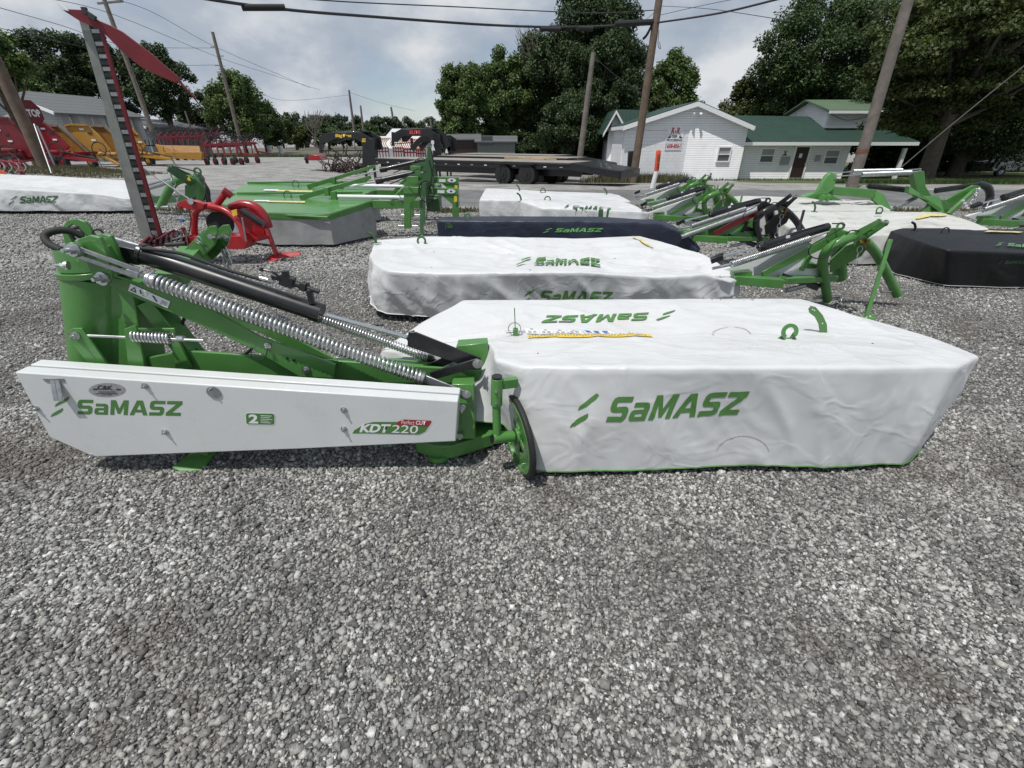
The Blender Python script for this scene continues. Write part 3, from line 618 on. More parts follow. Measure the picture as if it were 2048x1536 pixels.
# diagonal arm
g = MB(); g.prism([P(212,540,2.22), P(232,552,2.22), P(405,608,2.22), P(520,672,2.22), P(672,728,2.22), P(668,755,2.22), P(600,752,2.22), P(506,697,2.22), P(395,646,2.22), P(262,590,2.22), P(222,572,2.22)], (0,.016,0))
g.prism([P(330,580,2.36), P(520,640,2.36), P(672,718,2.36), P(664,735,2.36), P(520,664,2.36), P(340,606,2.36)], (0,.016,0)); g.bar(P(300,585,2.3), P(420,625,2.3), .12, .012); prt(g, 'diagonal_arm', 'green', bevel=.003)
def arm_dec(name, bm, p0, p1, p2, m, **k):
    a, b, c = (P(*q, 2.211) for q in (p0, p1, p2)); return decal(name, bm, a, b-a, c-a, m, hero, **k)
arm_dec('safety_sticker', rect_bm(), (257,581), (336,616), (262,567), M['paper'])
bm = rects_bm([(.34,.2,.46,.3),(.34,.45,.46,.55),(.34,.7,.46,.8),(.8,.2,.95,.3),(.8,.4,.95,.5),(.8,.6,.95,.7)]); arm_dec('printed_pictograms', bm, (257,581), (336,616), (262,567), M['greyink'], lift=.0045)
bm = curve_mesh([[(.04,.2),(.2,.2),(.12,.85)], [(.08,.3),(.16,.3),(.12,.68)], [(.24,.75),(.27,.8),(.33,.35),(.3,.3)], [(.55,.75),(.7,.2),(.73,.28),(.6,.8)]]); arm_dec('printed_pictograms', bm, (257,581), (336,616), (262,567), M['ink'], lift=.0055)
g = Bolts(); g.bolt(P(612,739,2.21), (0,-1,0), .016, .014); g.bolt(P(536,691,2.21), (0,-1,0), .012, .014)
for x, y in ((574,717),(588,721)): prt(MB().disc(P(x, y, 2.209), (0,1,0), .008, .004, 14), 'bolt_hole', 'black')
g = MB(); g.path([P(505,695,2.2), P(502,712,2.19), P(512,722,2.18), P(530,715,2.19), P(536,692,2.2)], .003, 6, smooth=True); prt(g, 'safety_wire', 'black')
g = MB(); g.path([P(380,610,2.35), P(364,655,2.33), P(378,690,2.3), P(430,715,2.3), P(480,712,2.28), P(503,698,2.24), P(506,680,2.24)], .008, 8, smooth=True); prt(g, 'hydraulic_hose', 'blackmatte')
g = MB(); g.bar(P(575,680,2.42), P(652,722,2.34), .10, .02); prt(g, 'blue_black_strut', 'black', bevel=.003)
g = MB(); g.bar(P(300,600,2.3), P(400,730,2.3), .10, .09); prt(g, 'rear_brace', 'green', bevel=.005)
# tension spring assembly low
g = MB(); g.plate([(137,664),(147,656),(165,656),(190,690),(222,735),(185,735),(145,685)], 2.12, .014); prt(g, 'bracket', 'green', bevel=.003)
g = MB(); g.plate([(250,657),(272,649),(276,662),(292,735),(258,735)], 2.12, .014); prt(g, 'bracket', 'green', bevel=.003)
g = MB(); g.plate([(262,656),(350,656),(352,668),(385,735),(352,735),(340,662),(262,662)], 2.22, .014); prt(g, 'bracket', 'green', bevel=.003)
g = MB(); q0 = P(266,672,2.12); q1 = P(343,677,2.14); g.coil(q0, q1, .026, .0065, 11, 14, 7); prt(g, 'coil_spring', 'steel', smooth=180)
g = MB(); g.tube(P(152,670,2.12), P(408,681,2.14), .0075); g.tube(P(355,676,2.14), P(368,677,2.14), .016, seg=6); g.bolt(P(152,670,2.112), (0,-1,0), .015, .02); prt(g, 'tension_rod', 'steel')
# foot
g = MB(); g.prism([Z(345,937,.03), Z(362,944,.0), Z(403,942,.0), Z(435,900,.05), Z(400,890,.06)], (0,0,.012)); g.bar(Z(410,905,.05), P(420,840,2.1), .05, .05); prt(g, 'support_foot', 'green', bevel=.002)
# linkage to cutter bar
g = MB(); g.prism([P(913,690,2.36), P(976,683,2.36), P(978,790,2.30), P(950,838,2.25), P(918,838,2.25)], (0,.03,0)); g.bar(P(915,694,2.42), P(975,690,2.42), .12, .045); g.prism([P(905,760,2.2), P(948,760,2.2), P(952,868,2.12), P(915,868,2.12)], (0,.10,0)); prt(g, 'swivel_bracket', 'green', bevel=.004)
g = MB()
for y_ in (2.40, 2.30): g.prism([P(817,664,y_), P(832,664,y_), P(962,716,y_-.04), P(962,734,y_-.04), P(945,736,y_-.04), P(815,692,y_)], (0,.012,0))
g.bar(P(820,668,2.35), P(830,685,2.35), .1, .03); prt(g, 'piston_clevis', 'black', bevel=.002)
g = MB()
for y_ in (2.22, 2.30): g.bar(P(862,752,y_), P(958,724,y_), .014, .05)
prt(MB().bar(P(850,740,2.38), P(905,715,2.36), .014, .05), 'link_arm', 'black'); prt(g, 'link_arm', 'black', bevel=.002)
g = Bolts(); g.bolt(P(955,727,2.20), (0,-1,.1), .018, .02); g.bolt(P(920,872,2.05), (0,-1,.1), .012, .02); g.bolt(P(925,814,2.02), (0,-1,0), .011, .03)
g = MB(); g.prism([Z(830,892,.10), Z(870,905,.08), Z(905,905,.08), Z(985,880,.09), Z(1010,860,.1), Z(1000,845,.1), Z(880,870,.1)], (0,0,.09)); prt(g, 'inner_shoe', 'green', bevel=.008)
g = MB(); g.path([Z(878,912,.02), Z(878,912,.02)+Vector((0,0,.03))], .07, 24)
fl = prt(g, 'shoe_flange', 'green')
for k in range(3): Bolts(fl).bolt(Z(862+16*k,908+2*(k % 2),.052), (0,0,1), .008, .012)
g = MB(); g.bar(P(948,705,2.45), P(935,860,2.2), .10, .06); g.box(P(930,850,2.35), (.22,.25,.14)); prt(g, 'gearbox', 'black', bevel=.01)
# swath wheel
g = MB(); w0 = P(994,752,1.98); w1 = P(994,874,1.95); g.tube(P(994,757,1.98), P(993,810,1.965), .030, seg=20); g.tube(P(993,810,1.965), w1, .022, seg=18); g.bar(P(998,768,1.99), P(1034,764,2.02), .035, .05)
g.tube(P(985,876,1.94), P(1026,872,1.99), .031, seg=20); prt(g, 'wheel_post', 'green', bevel=.002)
g = MB(); g.tube(P(994,752,1.98), P(994,757,1.98), .027, seg=18); g.tube(P(984,877,1.94), P(986,877,1.942), .027, seg=18); prt(g, 'post_cap', 'black')
g = Bolts(); g.bolt(P(992,782,1.952), (-.1,-1,.1), .009, .012); g.bolt(P(992,805,1.945), (-.1,-1,.1), .009, .012)
wc = P(1036,871,2.02); wnm = Vector((-.94,-.33,-.06)).normalized()
g = MB(); g.ring(wc, wnm, .212, .10, .008, 40); g.disc(wc, wnm, .045, .03, 20); g.ring(wc+wnm*.008, wnm, .216, .196, .02, 40)
ax_ = wnm.orthogonal().normalized(); ay_ = wnm.cross(ax_)
for k in range(5):
    a = R(72*k+20); d = ax_*math.cos(a)+ay_*math.sin(a); g.bar(wc+d*.04, wc+d*.11, .035, .008, up=wnm)
wheel = prt(g, 'swath_wheel', 'green', bevel=.0015)
g = MB(); g.torus(wc, wnm, .226, .017, 56, 10); prt(g, 'tyre', 'blackmatte', wheel)
g = Bolts(wheel)
for k in range(5):
    a = R(72*k+50); g.bolt(wc+wnm*.006+(ax_*math.cos(a)+ay_*math.sin(a))*.165, wnm, .006, .008)
# things on the cover
g = MB(); zz = .615; c = Z(1571,680,zz); g.ring(c+Vector((0.01,0,.052)), (0,-1,.25), .048, .027, .010, 26, -35, 235)
o0 = Z(1549,682,.60); o1 = Z(1593,682,.60); g.prism([o0, o0+Vector((.05,0,.05)), o0+Vector((.058,0,.02)), o1+Vector((-.045,0,.02)), o1+Vector((-.034,0,.055)), o1], (0,.010,0)); prt(g, 'lifting_eye', 'green')
g = MB(); Yh = Z(1650,667,.6).y; g.plate([(1617,618),(1622,612),(1631,614),(1645,630),(1653,648),(1654,668),(1640,664),(1637,648),(1630,634),(1619,626)], Yh, .010); g.box(P(1648,660,Yh)+Vector((0,.012,0)), (.012,.02,.06)); prt(g, 'curved_latch_plate', 'green', bevel=.001)
for x, y in ((1625,619),(1629,621),(1645,647)): prt(MB().disc(P(x, y, Yh-.006), (0,1,0), .004, .003, 10), 'bolt_hole', 'paper')
g = MB(); Yv = Z(1030,671,.6).y; g.bar(P(1029,616,Yv), P(1031,672,Yv), .006, .012); g.box(P(1031,664,Yv), (.03,.03,.045)); prt(g, 'valve_handle', 'green', bevel=.001)
g = MB(); g.torus(P(1029,658,Yv), (0,-1,.3), .038, .003, 20, 6); g.tube(P(1008,661,Yv), P(1042,660,Yv), .003); g.tube(P(1012,666,Yv), P(1050,662,Yv+.05), .003); prt(g, 'wire_clip', 'steel')
for x, y in ((1076,707),(1745,687)):
    h, n_, i_, d_2 = HBV.ray_cast(Z(x, y, .9), ray(x, y).normalized(), 3)
    if h is not None: prt(MB().disc(h, (0,0,1), .005, .004, 10), 'rivet', 'black', HC)
# rear hitch yoke behind the cylinder
g = MB()
for q in (0, 1):
    o_x = 26*q; dy = .12*q
    g.plate([(372+o_x,512-3*q),(395+o_x,478-3*q),(420+o_x,452-2*q),(432+o_x,451-2*q),(437+o_x,463),(430+o_x,490),(400+o_x,520)], 3.0+dy, .018)
g.prism([P(355,520,3.0), P(412,462,3.0), P(432,460,3.14), P(380,522,3.14)], (.02,0,-.02)); g.bar(P(340,560,2.8), P(392,505,3.05), .16, .10); prt(g, 'hitch_yoke', 'green', bevel=.003)
g = Bolts(); g.bolt(P(452,475,3.1), (.2,-1,0), .016, .02); prt(MB().tube(P(420,473,2.95), P(456,474,3.2), .016), 'hitch_pin', 'steel')
g = MB(); g.chain(P(445,500,3.1), P(463,545,3.1), .0, .05, .006); g.chain(P(452,500,3.1), P(458,520,3.1), .0, .05, .006); prt(g, 'chain', 'steel', smooth=180)
g = MB(); g.tube(P(392,478,2.98), P(402,486,2.95), .004); g.torus(P(397,480,2.97), (0,-1,.2), .02, .003); prt(g, 'wire_clip', 'steel')
# ================================================================ HITCH OF THE MOWERS BEHIND
def hp(mb, name, m, parent, bevel=0, smooth=35): return mb.build(name, M[m], parent, smooth=smooth, bevel=bevel)
RING0 = P(1681, 447, 4.7); H0 = Vector((RING0.x, RING0.y, 0))
m2 = empty('disc_mower', H0, 'white covered disc mower directly behind the front one, green hitch at its right', 'disc mower')
hh = []
def hx(mb, name, m, bevel=0, smooth=35): o = hp(mb, name, m, m2, bevel, smooth); hh.append(o); return o
g = MB(); g.bar(P(1464,558,4.46), P(1563,566,4.42), .11, .085); g.bar(P(1464,548,4.5), P(1500,545,4.5), .10, .05); g.bar(P(1563,560,4.5), P(1665,555,4.8), .12, .06); hx(g, 'main_beam', 'green', .004)
g = MB(); g.prism([P(1436,541,4.62), P(1612,482,4.72), P(1642,498,4.72), P(1632,560,4.72), P(1560,562,4.66), P(1470,556,4.6)], (0,.05,0)); hx(g, 'belt_guard', 'white', .004)
g = MB(); g.tube(P(1655,454,4.72), P(1519,494,4.5), .042, seg=18); g.tube(P(1527,491,4.5), P(1517,494,4.5), .046, seg=18); hx(g, 'lift_cylinder', 'black')
g = MB(); g.tube(P(1519,494,4.5), P(1444,513,4.4), .011); hx(g, 'piston_rod', 'chrome')
g = MB(); g.bar(P(1446,510,4.42), P(1422,520,4.4), .03, .05); g.bar(P(1446,514,4.34), P(1422,523,4.34), .015, .05); hx(g, 'piston_clevis', 'black', .003)
g = MB(); g.coil(P(1618,478,4.55), P(1462,529,4.42), .03, .007, 48, 10, 5); hx(g, 'coil_spring', 'steel', smooth=180)
g = MB(); g.tube(P(1618,478,4.55), P(1660,463,4.6), .008); hx(g, 'spring_rod', 'galv'); g = MB(); g.tube(P(1462,529,4.42), P(1425,537,4.38), .015); hx(g, 'spring_anchor', 'galv')
g = MB(); g.bar(P(1664,478,4.62), P(1524,548,4.5), .03, .10, w2=.03, h2=.06); hx(g, 'diagonal_arm', 'green', .003)
g = MB(); g.tube(P(1674,474,4.95), P(1680,556,5.1), .07, seg=20); g.bar(P(1662,466,4.7), P(1690,470,4.7), .10, .08); g.plate([(1650,476),(1662,456),(1680,455),(1690,470),(1684,492),(1662,492)], 4.6, .02); hx(g, 'headstock_column', 'green', .003)
g = MB(); g.ring(P(1681,453,4.7), (0,-1,.2), .042, .024, .014, 22); g.bar(P(1680,458,4.7), P(1684,475,4.7), .035, .014); hx(g, 'lifting_eye', 'green')
g = MB(); g.path([P(1728,470,4.62), P(1705,474,4.54), P(1678,484,4.50), P(1656,499,4.52), P(1646,518,4.58), P(1647,545,4.66), P(1655,600,4.80)], .046, 18, smooth=True); hx(g, 'hitch_leg', 'green', smooth=50)
g = MB(); g.path([P(1722,476,4.76), P(1740,492,4.79), P(1760,520,4.82), P(1795,590,4.86)], .046, 18, smooth=True); hx(g, 'hitch_leg', 'green', smooth=50)
g = MB(); g.prism([P(1690,492,4.88), P(1722,480,4.86), P(1740,486,4.86), P(1722,512,4.90), P(1660,545,4.96), P(1660,520,4.92)], (0,.02,0)); g.tube(P(1607,528,4.7), P(1650,535,4.78), .045, seg=14); g.bar(P(1600,540,4.66), P(1618,512,4.66), .1, .02); hx(g, 'gusset_plate', 'green', .003)
g = MB()
for (ax1, ay1, Y1_), (bx1, by1, Y2_) in (((1686,484,4.62),(1757,444,4.36)), ((1708,486,4.72),(1771,446,4.44))):
    g.bar(P(ax1,ay1,Y1_), P(bx1,by1,Y2_), .014, .085, h2=.05); g.disc(P(bx1,by1,Y2_), (1,.15,0), .03, .014, 16)
g.bar(P(1700,480,4.68), P(1742,458,4.5), .09, .012); hx(g, 'top_link_yoke', 'green', .002)
g = MB(); g.tube(P(1752,443,4.38), P(1776,445,4.42), .012); hx(g, 'top_link_pin', 'steel')
g = MB(); g.tube(P(1628,597,4.78), P(1683,592,4.84), .014); hx(g, 'hitch_pin', 'galv')
g = MB(); g.tube(P(1762,584,4.82), P(1820,580,4.88), .014); hx(g, 'hitch_pin', 'galv')
g = MB(); g.bar(P(1781,479,4.72), P(1733,632,4.5), .035, .035); g.prism([Z(1712,635,.006), Z(1735,628,.006), Z(1756,636,.006), Z(1738,645,.006)], (0,0,.01)); hx(g, 'parking_stand', 'green', .002)
g = MB(); g.ring(P(1762,536,4.72), (P(1781,479,4.72)-P(1733,632,4.5)), .034, .028, .05, 16); hx(g, 'stand_clamp', 'green')
g = MB(); g.chain(P(1722,492,4.6), P(1677,618,4.55), .02, .045, .004); hx(g, 'chain', 'steel', smooth=180)
g = MB(); g.path([P(1664,447,4.6), P(1690,450,4.5), P(1660,470,4.4), P(1624,490,4.35), P(1618,508,4.35), P(1636,517,4.35), P(1668,506,4.4), P(1685,480,4.5), P(1700,462,4.5), P(1720,462,4.5)], .006, 8, smooth=True); hx(g, 'hydraulic_hose', 'blackmatte', smooth=60)
g = MB(); g.path([P(1650,448,4.68), P(1600,462,4.6), P(1560,474,4.5), P(1528,484,4.46)], .006, 6, smooth=True); hx(g, 'hydraulic_hose', 'blackmatte', smooth=60)
g = MB(); g.bar(P(1568,552,4.55), P(1632,576,4.7), .06, .05); g.tube(P(1600,560,4.6), P(1640,572,4.75), .02); hx(g, 'linkage', 'black', .003)
g = MB(); g.coil(P(1608,572,4.6), P(1572,581,4.5), .02, .005, 12, 10, 5); g.tube(P(1575,580,4.5), P(1560,583,4.48), .006); hx(g, 'small_spring', 'steel', smooth=180)
g = MB(); g.prism([P(1643,503,4.70), P(1654,503,4.70), P(1654,520,4.71), P(1643,520,4.71)], (0,.004,0)); hx(g, 'safety_sticker', 'paper')
g = MB(); g.prism([P(1718,476,4.62), P(1727,473,4.62), P(1729,484,4.62), P(1721,486,4.62)], (0,.004,0)); hx(g, 'warning_sticker', 'ytape')
g = MB(); g.prism([P(1572,472,4.46), P(1580,470,4.46), P(1580,475,4.46), P(1572,477,4.46)], (0,.004,0)); hx(g, 'safety_sticker', 'paper')
g = MB(); g.box(P(1734,482,4.6), (.03,.04,.035)); g.path([P(1734,484,4.6), P(1728,492,4.58), P(1731,496,4.58)], .008, 8); hx(g, 'rusty_clip', 'ybrown', .004)
def copyhitch(root, ring, s=1, rz=0, mm=None, skip=()):
    off = Vector((ring.x, ring.y, 0))-root.location
    for o in hh:
        if o.name.split('.')[0] in skip: continue
        c = o.copy(); COL.objects.link(c); c.parent = root; c.location = off; c.scale = (s, s, s); c.rotation_euler = (0, 0, rz)
        k = o.name.split('.')[0]
        if mm and k in mm:
            c.material_slots[0].link = 'OBJECT'; c.material_slots[0].material = M[mm[k]]
def mower(label, ring, s=1, rz=0, mm=None, skip=(), group=None):
    r = empty('disc_mower', (ring.x, ring.y, 0), label, 'disc mower', group); copyhitch(r, ring, s, rz, mm, skip); return r
def cov(root, top, m, hem=.06, seed=0, spine=None, flare=.0, fold=.03, hemmat=None, step=.035, bot=None, wr=.02, inner=16, side=14):
    T = [P(*q) for q in top]; c = sum(T, Vector())/len(T)
    if bot: B = [P(*q) for q in bot]
    else: B = [Vector((p.x+(p.x-c.x)*flare, p.y+(p.y-c.y)*flare, hem)) for p in T]
    if spine: S = [P(*q) for q in spine]
    else:
        xs = sorted(T, key=lambda p: p.x); S = [xs[0].lerp(c, .35), xs[-1].lerp(c, .35)]
    return cover('tarp_cover', T, B, S, m, root, seed=seed, step=step, side=side, inner=inner, fold=fold, hemmat=hemmat, wr=wr, crown=.01)
def eye(root, px, py, Y, r=.05, w=.022, m='dgreen'):
    c = P(px, py, Y); g = MB(); g.ring(c, (0,-1,.25), r, r-w, .01, 20, -40, 220); g.box(c+Vector((0,0,-r*.7)), (r*1.7,.01,r*.5)); return hp(g, 'lifting_eye', m, root)
def latch(root, px, py, Y, h=.16, m='dgreen'):
    c = P(px, py, Y); g = MB(); g.path([c+Vector((-.08,0,h)), c+Vector((-.03,0,h*.8)), c+Vector((0,0,h*.4)), c], .016, 8); g.tube(c+Vector((-.05,0,.01)), c+Vector((.06,0,.0)), .006); return hp(g, 'latch_lever', m, root)
# mower 2 cover
c2, b2 = cov(m2, [(738,514,4.9),(748,531,4.45),(775,545,4.25),(860,550,4.2),(1163,547,4.2),(1314,557,4.18),(1414,552,4.2),(1462,566,4.25),(1480,560,4.5),(1440,530,4.7),(1411,512,5.0),(1325,486,5.4),(1278,474,5.6),(1163,479,5.55),(1000,476,5.5),(860,475,5.55),(750,483,5.5)], M['tarp'],
   bot=[(741,595,4.75),(742,607,4.5),(775,628,4.35),(860,634,4.3),(1163,634,4.3),(1314,630,4.3),(1414,622,4.3),(1462,600,4.35),(1478,590,4.5),(1440,580,4.7),(1411,570,5.0),(1325,560,5.4),(1278,555,5.6),(1163,555,5.55),(1000,555,5.5),(860,555,5.55),(750,575,5.5)], seed=4, fold=.055, hemmat=M['paper'], step=.025, wr=.035, inner=26, side=18)
def side_logo(root_cov, bv, p0, p1, p2, Y, m=None, sh=.3, **k):
    a, b, c = (P(*q, Y) for q in (p0, p1, p2)); a = a+Vector((0,-.3,0)); k.setdefault('cuts', .02)
    return decal('printed_logo', brand_bm(sh), a, b-a, c-a, m or M['logo'], root_cov, bv, (0,1,0), lift=.009, **k)
def flat_logo(cv, bv, p0, p1, p2, z, m=None, bm=None, name='printed_logo', sh=.1, lift=.022):
    a, b, c = (Z(*q, z) for q in (p0, p1, p2)); return decal(name, bm or brand_bm(sh), a+Vector((0,0,.3)), b-a, c-a, m or M['logo'], cv, bv, (0,0,-1), lift=lift, cuts=.02)
side_logo(c2, b2, (1040,612), (1222,614), (1040,574), 4.25)
flat_logo(c2, b2, (1031,528), (1204,531), (1040,508), .58)
flat_logo(c2, b2, (1264,478), (1306,488), (1268,475.5), .62, M['palestrip'], rect_bm(), 'yellow_warning_strip')
eye(m2, 843, 482, 5.3, .055, .022); latch(m2, 752, 486, 5.3, .12)
for x, y in ((868,504),(863,535),(1060,540),(1230,517)):
    h, n_, i_, d_2 = b2.ray_cast(P(x, y, 3), ray(x, y).normalized(), 5)
    if h is not None: hp(MB().disc(h, (0,0,1), .008, .006, 10), 'rivet', 'black', c2)
# mower 3, navy
r3 = P(1534, 403, 6.9)
blk = {k: 'black' for k in ('hitch_leg','top_link_yoke','headstock_column','lifting_eye','gusset_plate','parking_stand','stand_clamp')}
m3 = mower('disc mower in a navy blue tarpaulin cover, with black hitch legs and a red bar', r3, 1, 0, {**blk, 'belt_guard': 'green', 'coil_spring': 'galv', 'diagonal_arm': 'red'})
g = MB(); g.tube(P(1512,420,6.75), P(1362,474,6.6), .035, seg=14); hp(g, 'gas_strut', 'galv', m3)
g = MB(); g.bar(P(1445,460,6.8), P(1300,470,7.1), .05, .08); hp(g, 'lower_beam', 'green', m3)
c3, b3 = cov(m3, [(872,443,6.9),(960,444,6.85),(1150,444,6.85),(1318,448,6.8),(1370,470,6.7),(1395,496,6.6),(1385,478,6.95),(1345,450,7.5),(1320,443,7.8),(1200,435,7.9),(1000,434,7.9),(890,435,7.8)], M['tarpnavy'],
   bot=[(875,499,6.9),(960,515,6.85),(1150,515,6.85),(1318,515,6.8),(1370,510,6.7),(1395,505,6.6),(1400,495,6.9),(1370,490,7.5),(1330,485,7.8),(1200,485,7.9),(1000,485,7.9),(890,485,7.8)], seed=9, fold=.03, hemmat=M['paper'], wr=.012)
side_logo(c3, b3, (1085,467), (1206,466), (1086,456), 6.8, mat('bright_green_print', (.13, .40, .10), .5))
flat_logo(c3, b3, (1204,440), (1290,438), (1205,438), .62, M['palestrip'], rect_bm(), 'yellow_warning_strip')
eye(m3, 935, 436, 7.3, .06, .02)
decal('printed_emblem', rects_bm([(0,0,.08,1),(.3,.1,1,.2),(.3,.3,1,.4),(.3,.1,.4,.9),(.55,.5,.95,.6),(.55,.5,.62,.95),(.2,.8,.5,.9)]), P(884,467,6.5), P(899,467,6.5)-P(884,467,6.5), P(884,453,6.5)-P(884,467,6.5), M['logo'], c3, b3, (0,1,0), lift=.008)
# mower 4 and 5, white, beyond the navy one
m4 = mower('nearer of the two white covered disc mowers beyond the navy one', P(1426,372,8.9), 1, 0)
c4, b4 = cov(m4, [(1040,403,8.9),(1084,418,8.6),(1180,421,8.5),(1284,425,8.4),(1300,428,8.5),(1270,412,9.0),(1235,401,9.8),(1100,399,9.8),(1050,399,9.7)], M['tarp'], seed=14, fold=.035, hem=.1)
eye(m4, 1095, 399, 9.3, .065, .022); latch(m4, 1042, 404, 9.2)
flat_logo(c4, b4, (1118,418), (1218,420), (1130,410), .6, M['dgreen'])
m5 = mower('farther of the two white covered disc mowers beyond the navy one', P(1389,349,11.0), 1, 0)
c5, b5 = cov(m5, [(958,401,9.9),(1040,402,9.9),(1150,402,9.9),(1262,404,9.8),(1240,392,10.6),(1222,388,11.2),(1100,384,11.3),(990,378,11.5),(971,378,11.4)], M['tarp'], seed=17, fold=.035, hem=.1)
eye(m5, 1086, 382, 11, .065, .022); latch(m5, 1039, 385, 11.1); latch(m5, 1213, 392, 10.8)
flat_logo(c5, b5, (1150,394), (1212,396), (1149,391), .66, M['palestrip'], rect_bm(), 'yellow_warning_strip')
# mower 6 (weathered white) right
m6 = mower('disc mower in a dirty white cover at the right, steel struts rising out of view', P(2110,372,8.0), 1.15, 0)
c6, b6 = cov(m6, [(1560,446,7.4),(1600,470,6.8),(1700,474,6.7),(1850,470,6.7),(1982,460,6.8),(1930,440,7.4),(1880,426,8.1),(1758,425,8.4),(1600,424,8.5),(1560,428,8.3)], M['tarpdirty'], seed=21, fold=.045, hem=.04, wr=.03)
flat_logo(c6, b6, (1832,436), (1892,435), (1834,432), .56, M['palestrip'], rect_bm(), 'yellow_warning_strip')
eye(m6, 1759, 421, 7.9, .06, .018); latch(m6, 1628, 424, 7.9)
# mower 8 black
m8 = empty('disc_mower', P(1950,520,5.6)*1, 'disc mower in a black tarpaulin cover at the right edge, thin pale hem', 'disc mower'); m8.location.z = 0
c8, b8 = cov(m8, [(1779,464,6.7),(1830,482,6.1),(1893,502,5.5),(2050,508,5.4),(2260,512,5.35),(2290,490,5.9),(2200,465,6.7),(2050,461,6.9),(1900,458,7.0),(1800,458,7.0)], M['tarpblack'],
   bot=[(1762,515,6.6),(1790,547,6.15),(1893,571,5.55),(2050,575,5.5),(2260,578,5.4),(2300,550,5.9),(2200,520,6.7),(2050,510,6.9),(1900,505,7.0),(1790,505,7.0)], seed=25, fold=.02, hemmat=M['tarpdirty'], wr=.01)
side_logo(c8, b8, (2002,531), (2060,529), (2003,521), 5.4, M['dgreen'])
flat_logo(c8, b8, (1990,492), (2110,500), (1992,485), .5, mat('dull_green_print', (.12, .25, .10), .5))
flat_logo(c8, b8, (1966,466), (2036,468), (1980,463.5), .5, M['palestrip'], rect_bm(), 'yellow_warning_strip')
eye(m8, 1891, 463, 6.6, .06, .015, 'black'); latch(m8, 1828, 462, 6.6, .12, 'black')
# mower 7: suspended front mower with pivot arm and two tension springs
m7 = empty('disc_mower', P(1680,420,9.3)*1, 'disc mower with a raised green arm and two long silver springs above its cover', 'disc mower'); m7.location.z = 0
c7, b7 = cov(m7, [(1440,408,9.4),(1484,420,9.0),(1600,422,8.9),(1783,422,8.9),(1760,410,9.4),(1740,402,10.0),(1600,396,10.5),(1484,393,10.8),(1445,396,10.5)], M['tarpdirty'], seed=31, fold=.03, hem=.05, wr=.025)
g = MB(); g.bar(P(1646,379,9.6), P(1748,388,9.4), .10, .14, w2=.11, h2=.16); g.prism([P(1745,378,9.5), P(1765,388,9.4), P(1782,421,9.3), P(1768,423,9.3), P(1742,398,9.4)], (0,.08,0)); hp(g, 'lifting_arm', 'green', m7, .01)
g = MB(); g.prism([P(1603,393,9.5), P(1625,385,9.5), P(1650,385,9.5), P(1680,400,9.5), P(1640,400,9.5)], (0,.2,0)); g.prism([P(1632,385,9.5), P(1650,352,9.6), P(1660,344,9.6), P(1672,350,9.6), P(1664,378,9.5), P(1650,388,9.5)], (0,.10,0)); g.tube(P(1644,396,9.3), P(1650,394,9.6), .06); g.tube(P(1655,396,9.3), P(1660,394,9.6), .06); hp(g, 'pivot_bracket', 'green', m7, .006)
for dx, dy, Yo in ((0, 0, 9.9), (18, 6, 9.5)):
    g = MB(); g.coil(P(1706+dx,343+dy,Yo), P(1804+dx,341+dy*.7,Yo), .035, .012, 60, 8, 5); hp(g, 'coil_spring', 'steel', m7, smooth=180)
    g = MB(); g.tube(P(1665+dx*.2,347+dy,Yo), P(1706+dx,343+dy,Yo), .01); hp(g, 'spring_rod', 'galv', m7); g = MB(); g.tube(P(1804+dx,341+dy*.7,Yo), P(1842,338+dy*.6,Yo), .012); hp(g, 'spring_rod', 'galv', m7)
g = MB(); g.prism([P(1820,342,9.7), P(1843,342,9.7), P(1846,372,9.7), P(1860,395,9.7), P(1830,395,9.7)], (0,.14,0)); g.prism([P(1815,372,9.4), P(1842,392,9.4), P(1875,392,9.4), P(1885,425,9.3), P(1845,425,9.3), P(1860,405,9.3), P(1812,385,9.4)], (0,.1,0)); g.bar(P(1815,375,9.5), P(1880,420,9.2), .1, .06); hp(g, 'headstock', 'green', m7, .006)
g = MB(); g.tube(P(1790,416,9.3), P(1832,395,9.5), .04); g.tube(P(1783,420,9.3), P(1820,400,9.5), .018); hp(g, 'gas_strut', 'galv', m7)
g = MB(); g.tube(P(1738,372,10.2), P(1815,380,10.0), .055); g.bar(P(1736,370,10.2), P(1748,380,10.2), .06, .08); hp(g, 'hydraulic_cylinder', 'black', m7)
# another hitch to the right of it
m10 = empty('disc_mower', P(1920,420,10)*1, 'green mower headstock with black cylinder and hanging chain standing behind the weathered white cover', 'disc mower'); m10.location.z = 0
g = MB(); g.prism([P(1888,400,10), P(1945,370,10), P(1960,372,10), P(1925,398,10), P(1885,425,10)], (0,.05,0)); g.prism([P(1858,422,9.8), P(1870,395,9.8), P(1888,405,9.8), P(1890,425,9.8)], (0,.2,0)); g.bar(P(1950,380,10), P(1895,430,9.6), .06, .10); hp(g, 'frame', 'green', m10, .006)
g = MB(); g.tube(P(1872,382,10), P(1955,370,10.2), .05); g.tube(P(1870,378,9.9), P(1960,366,10.1), .02); hp(g, 'hydraulic_cylinder', 'black', m10)
g = MB(); g.path([P(1955,368,10.2), P(1975,375,10.2), P(1980,395,10.2), P(1970,420,10.1)], .07, 12, smooth=True); hp(g, 'hitch_leg', 'black', m10)
g = MB(); g.chain(P(1952,378,9.8), P(1946,415,9.8), 0, .07, .008); g.chain(P(1960,375,9.8), P(1940,415,9.7), .03, .07, .008); hp(g, 'chain', 'steel', m10, smooth=180)
for k in range(4): hp(MB().box(P(1926+3*k,401+5*k,9.6), (.05,.03,.03)), 'hose_cap', 'paper', m10)
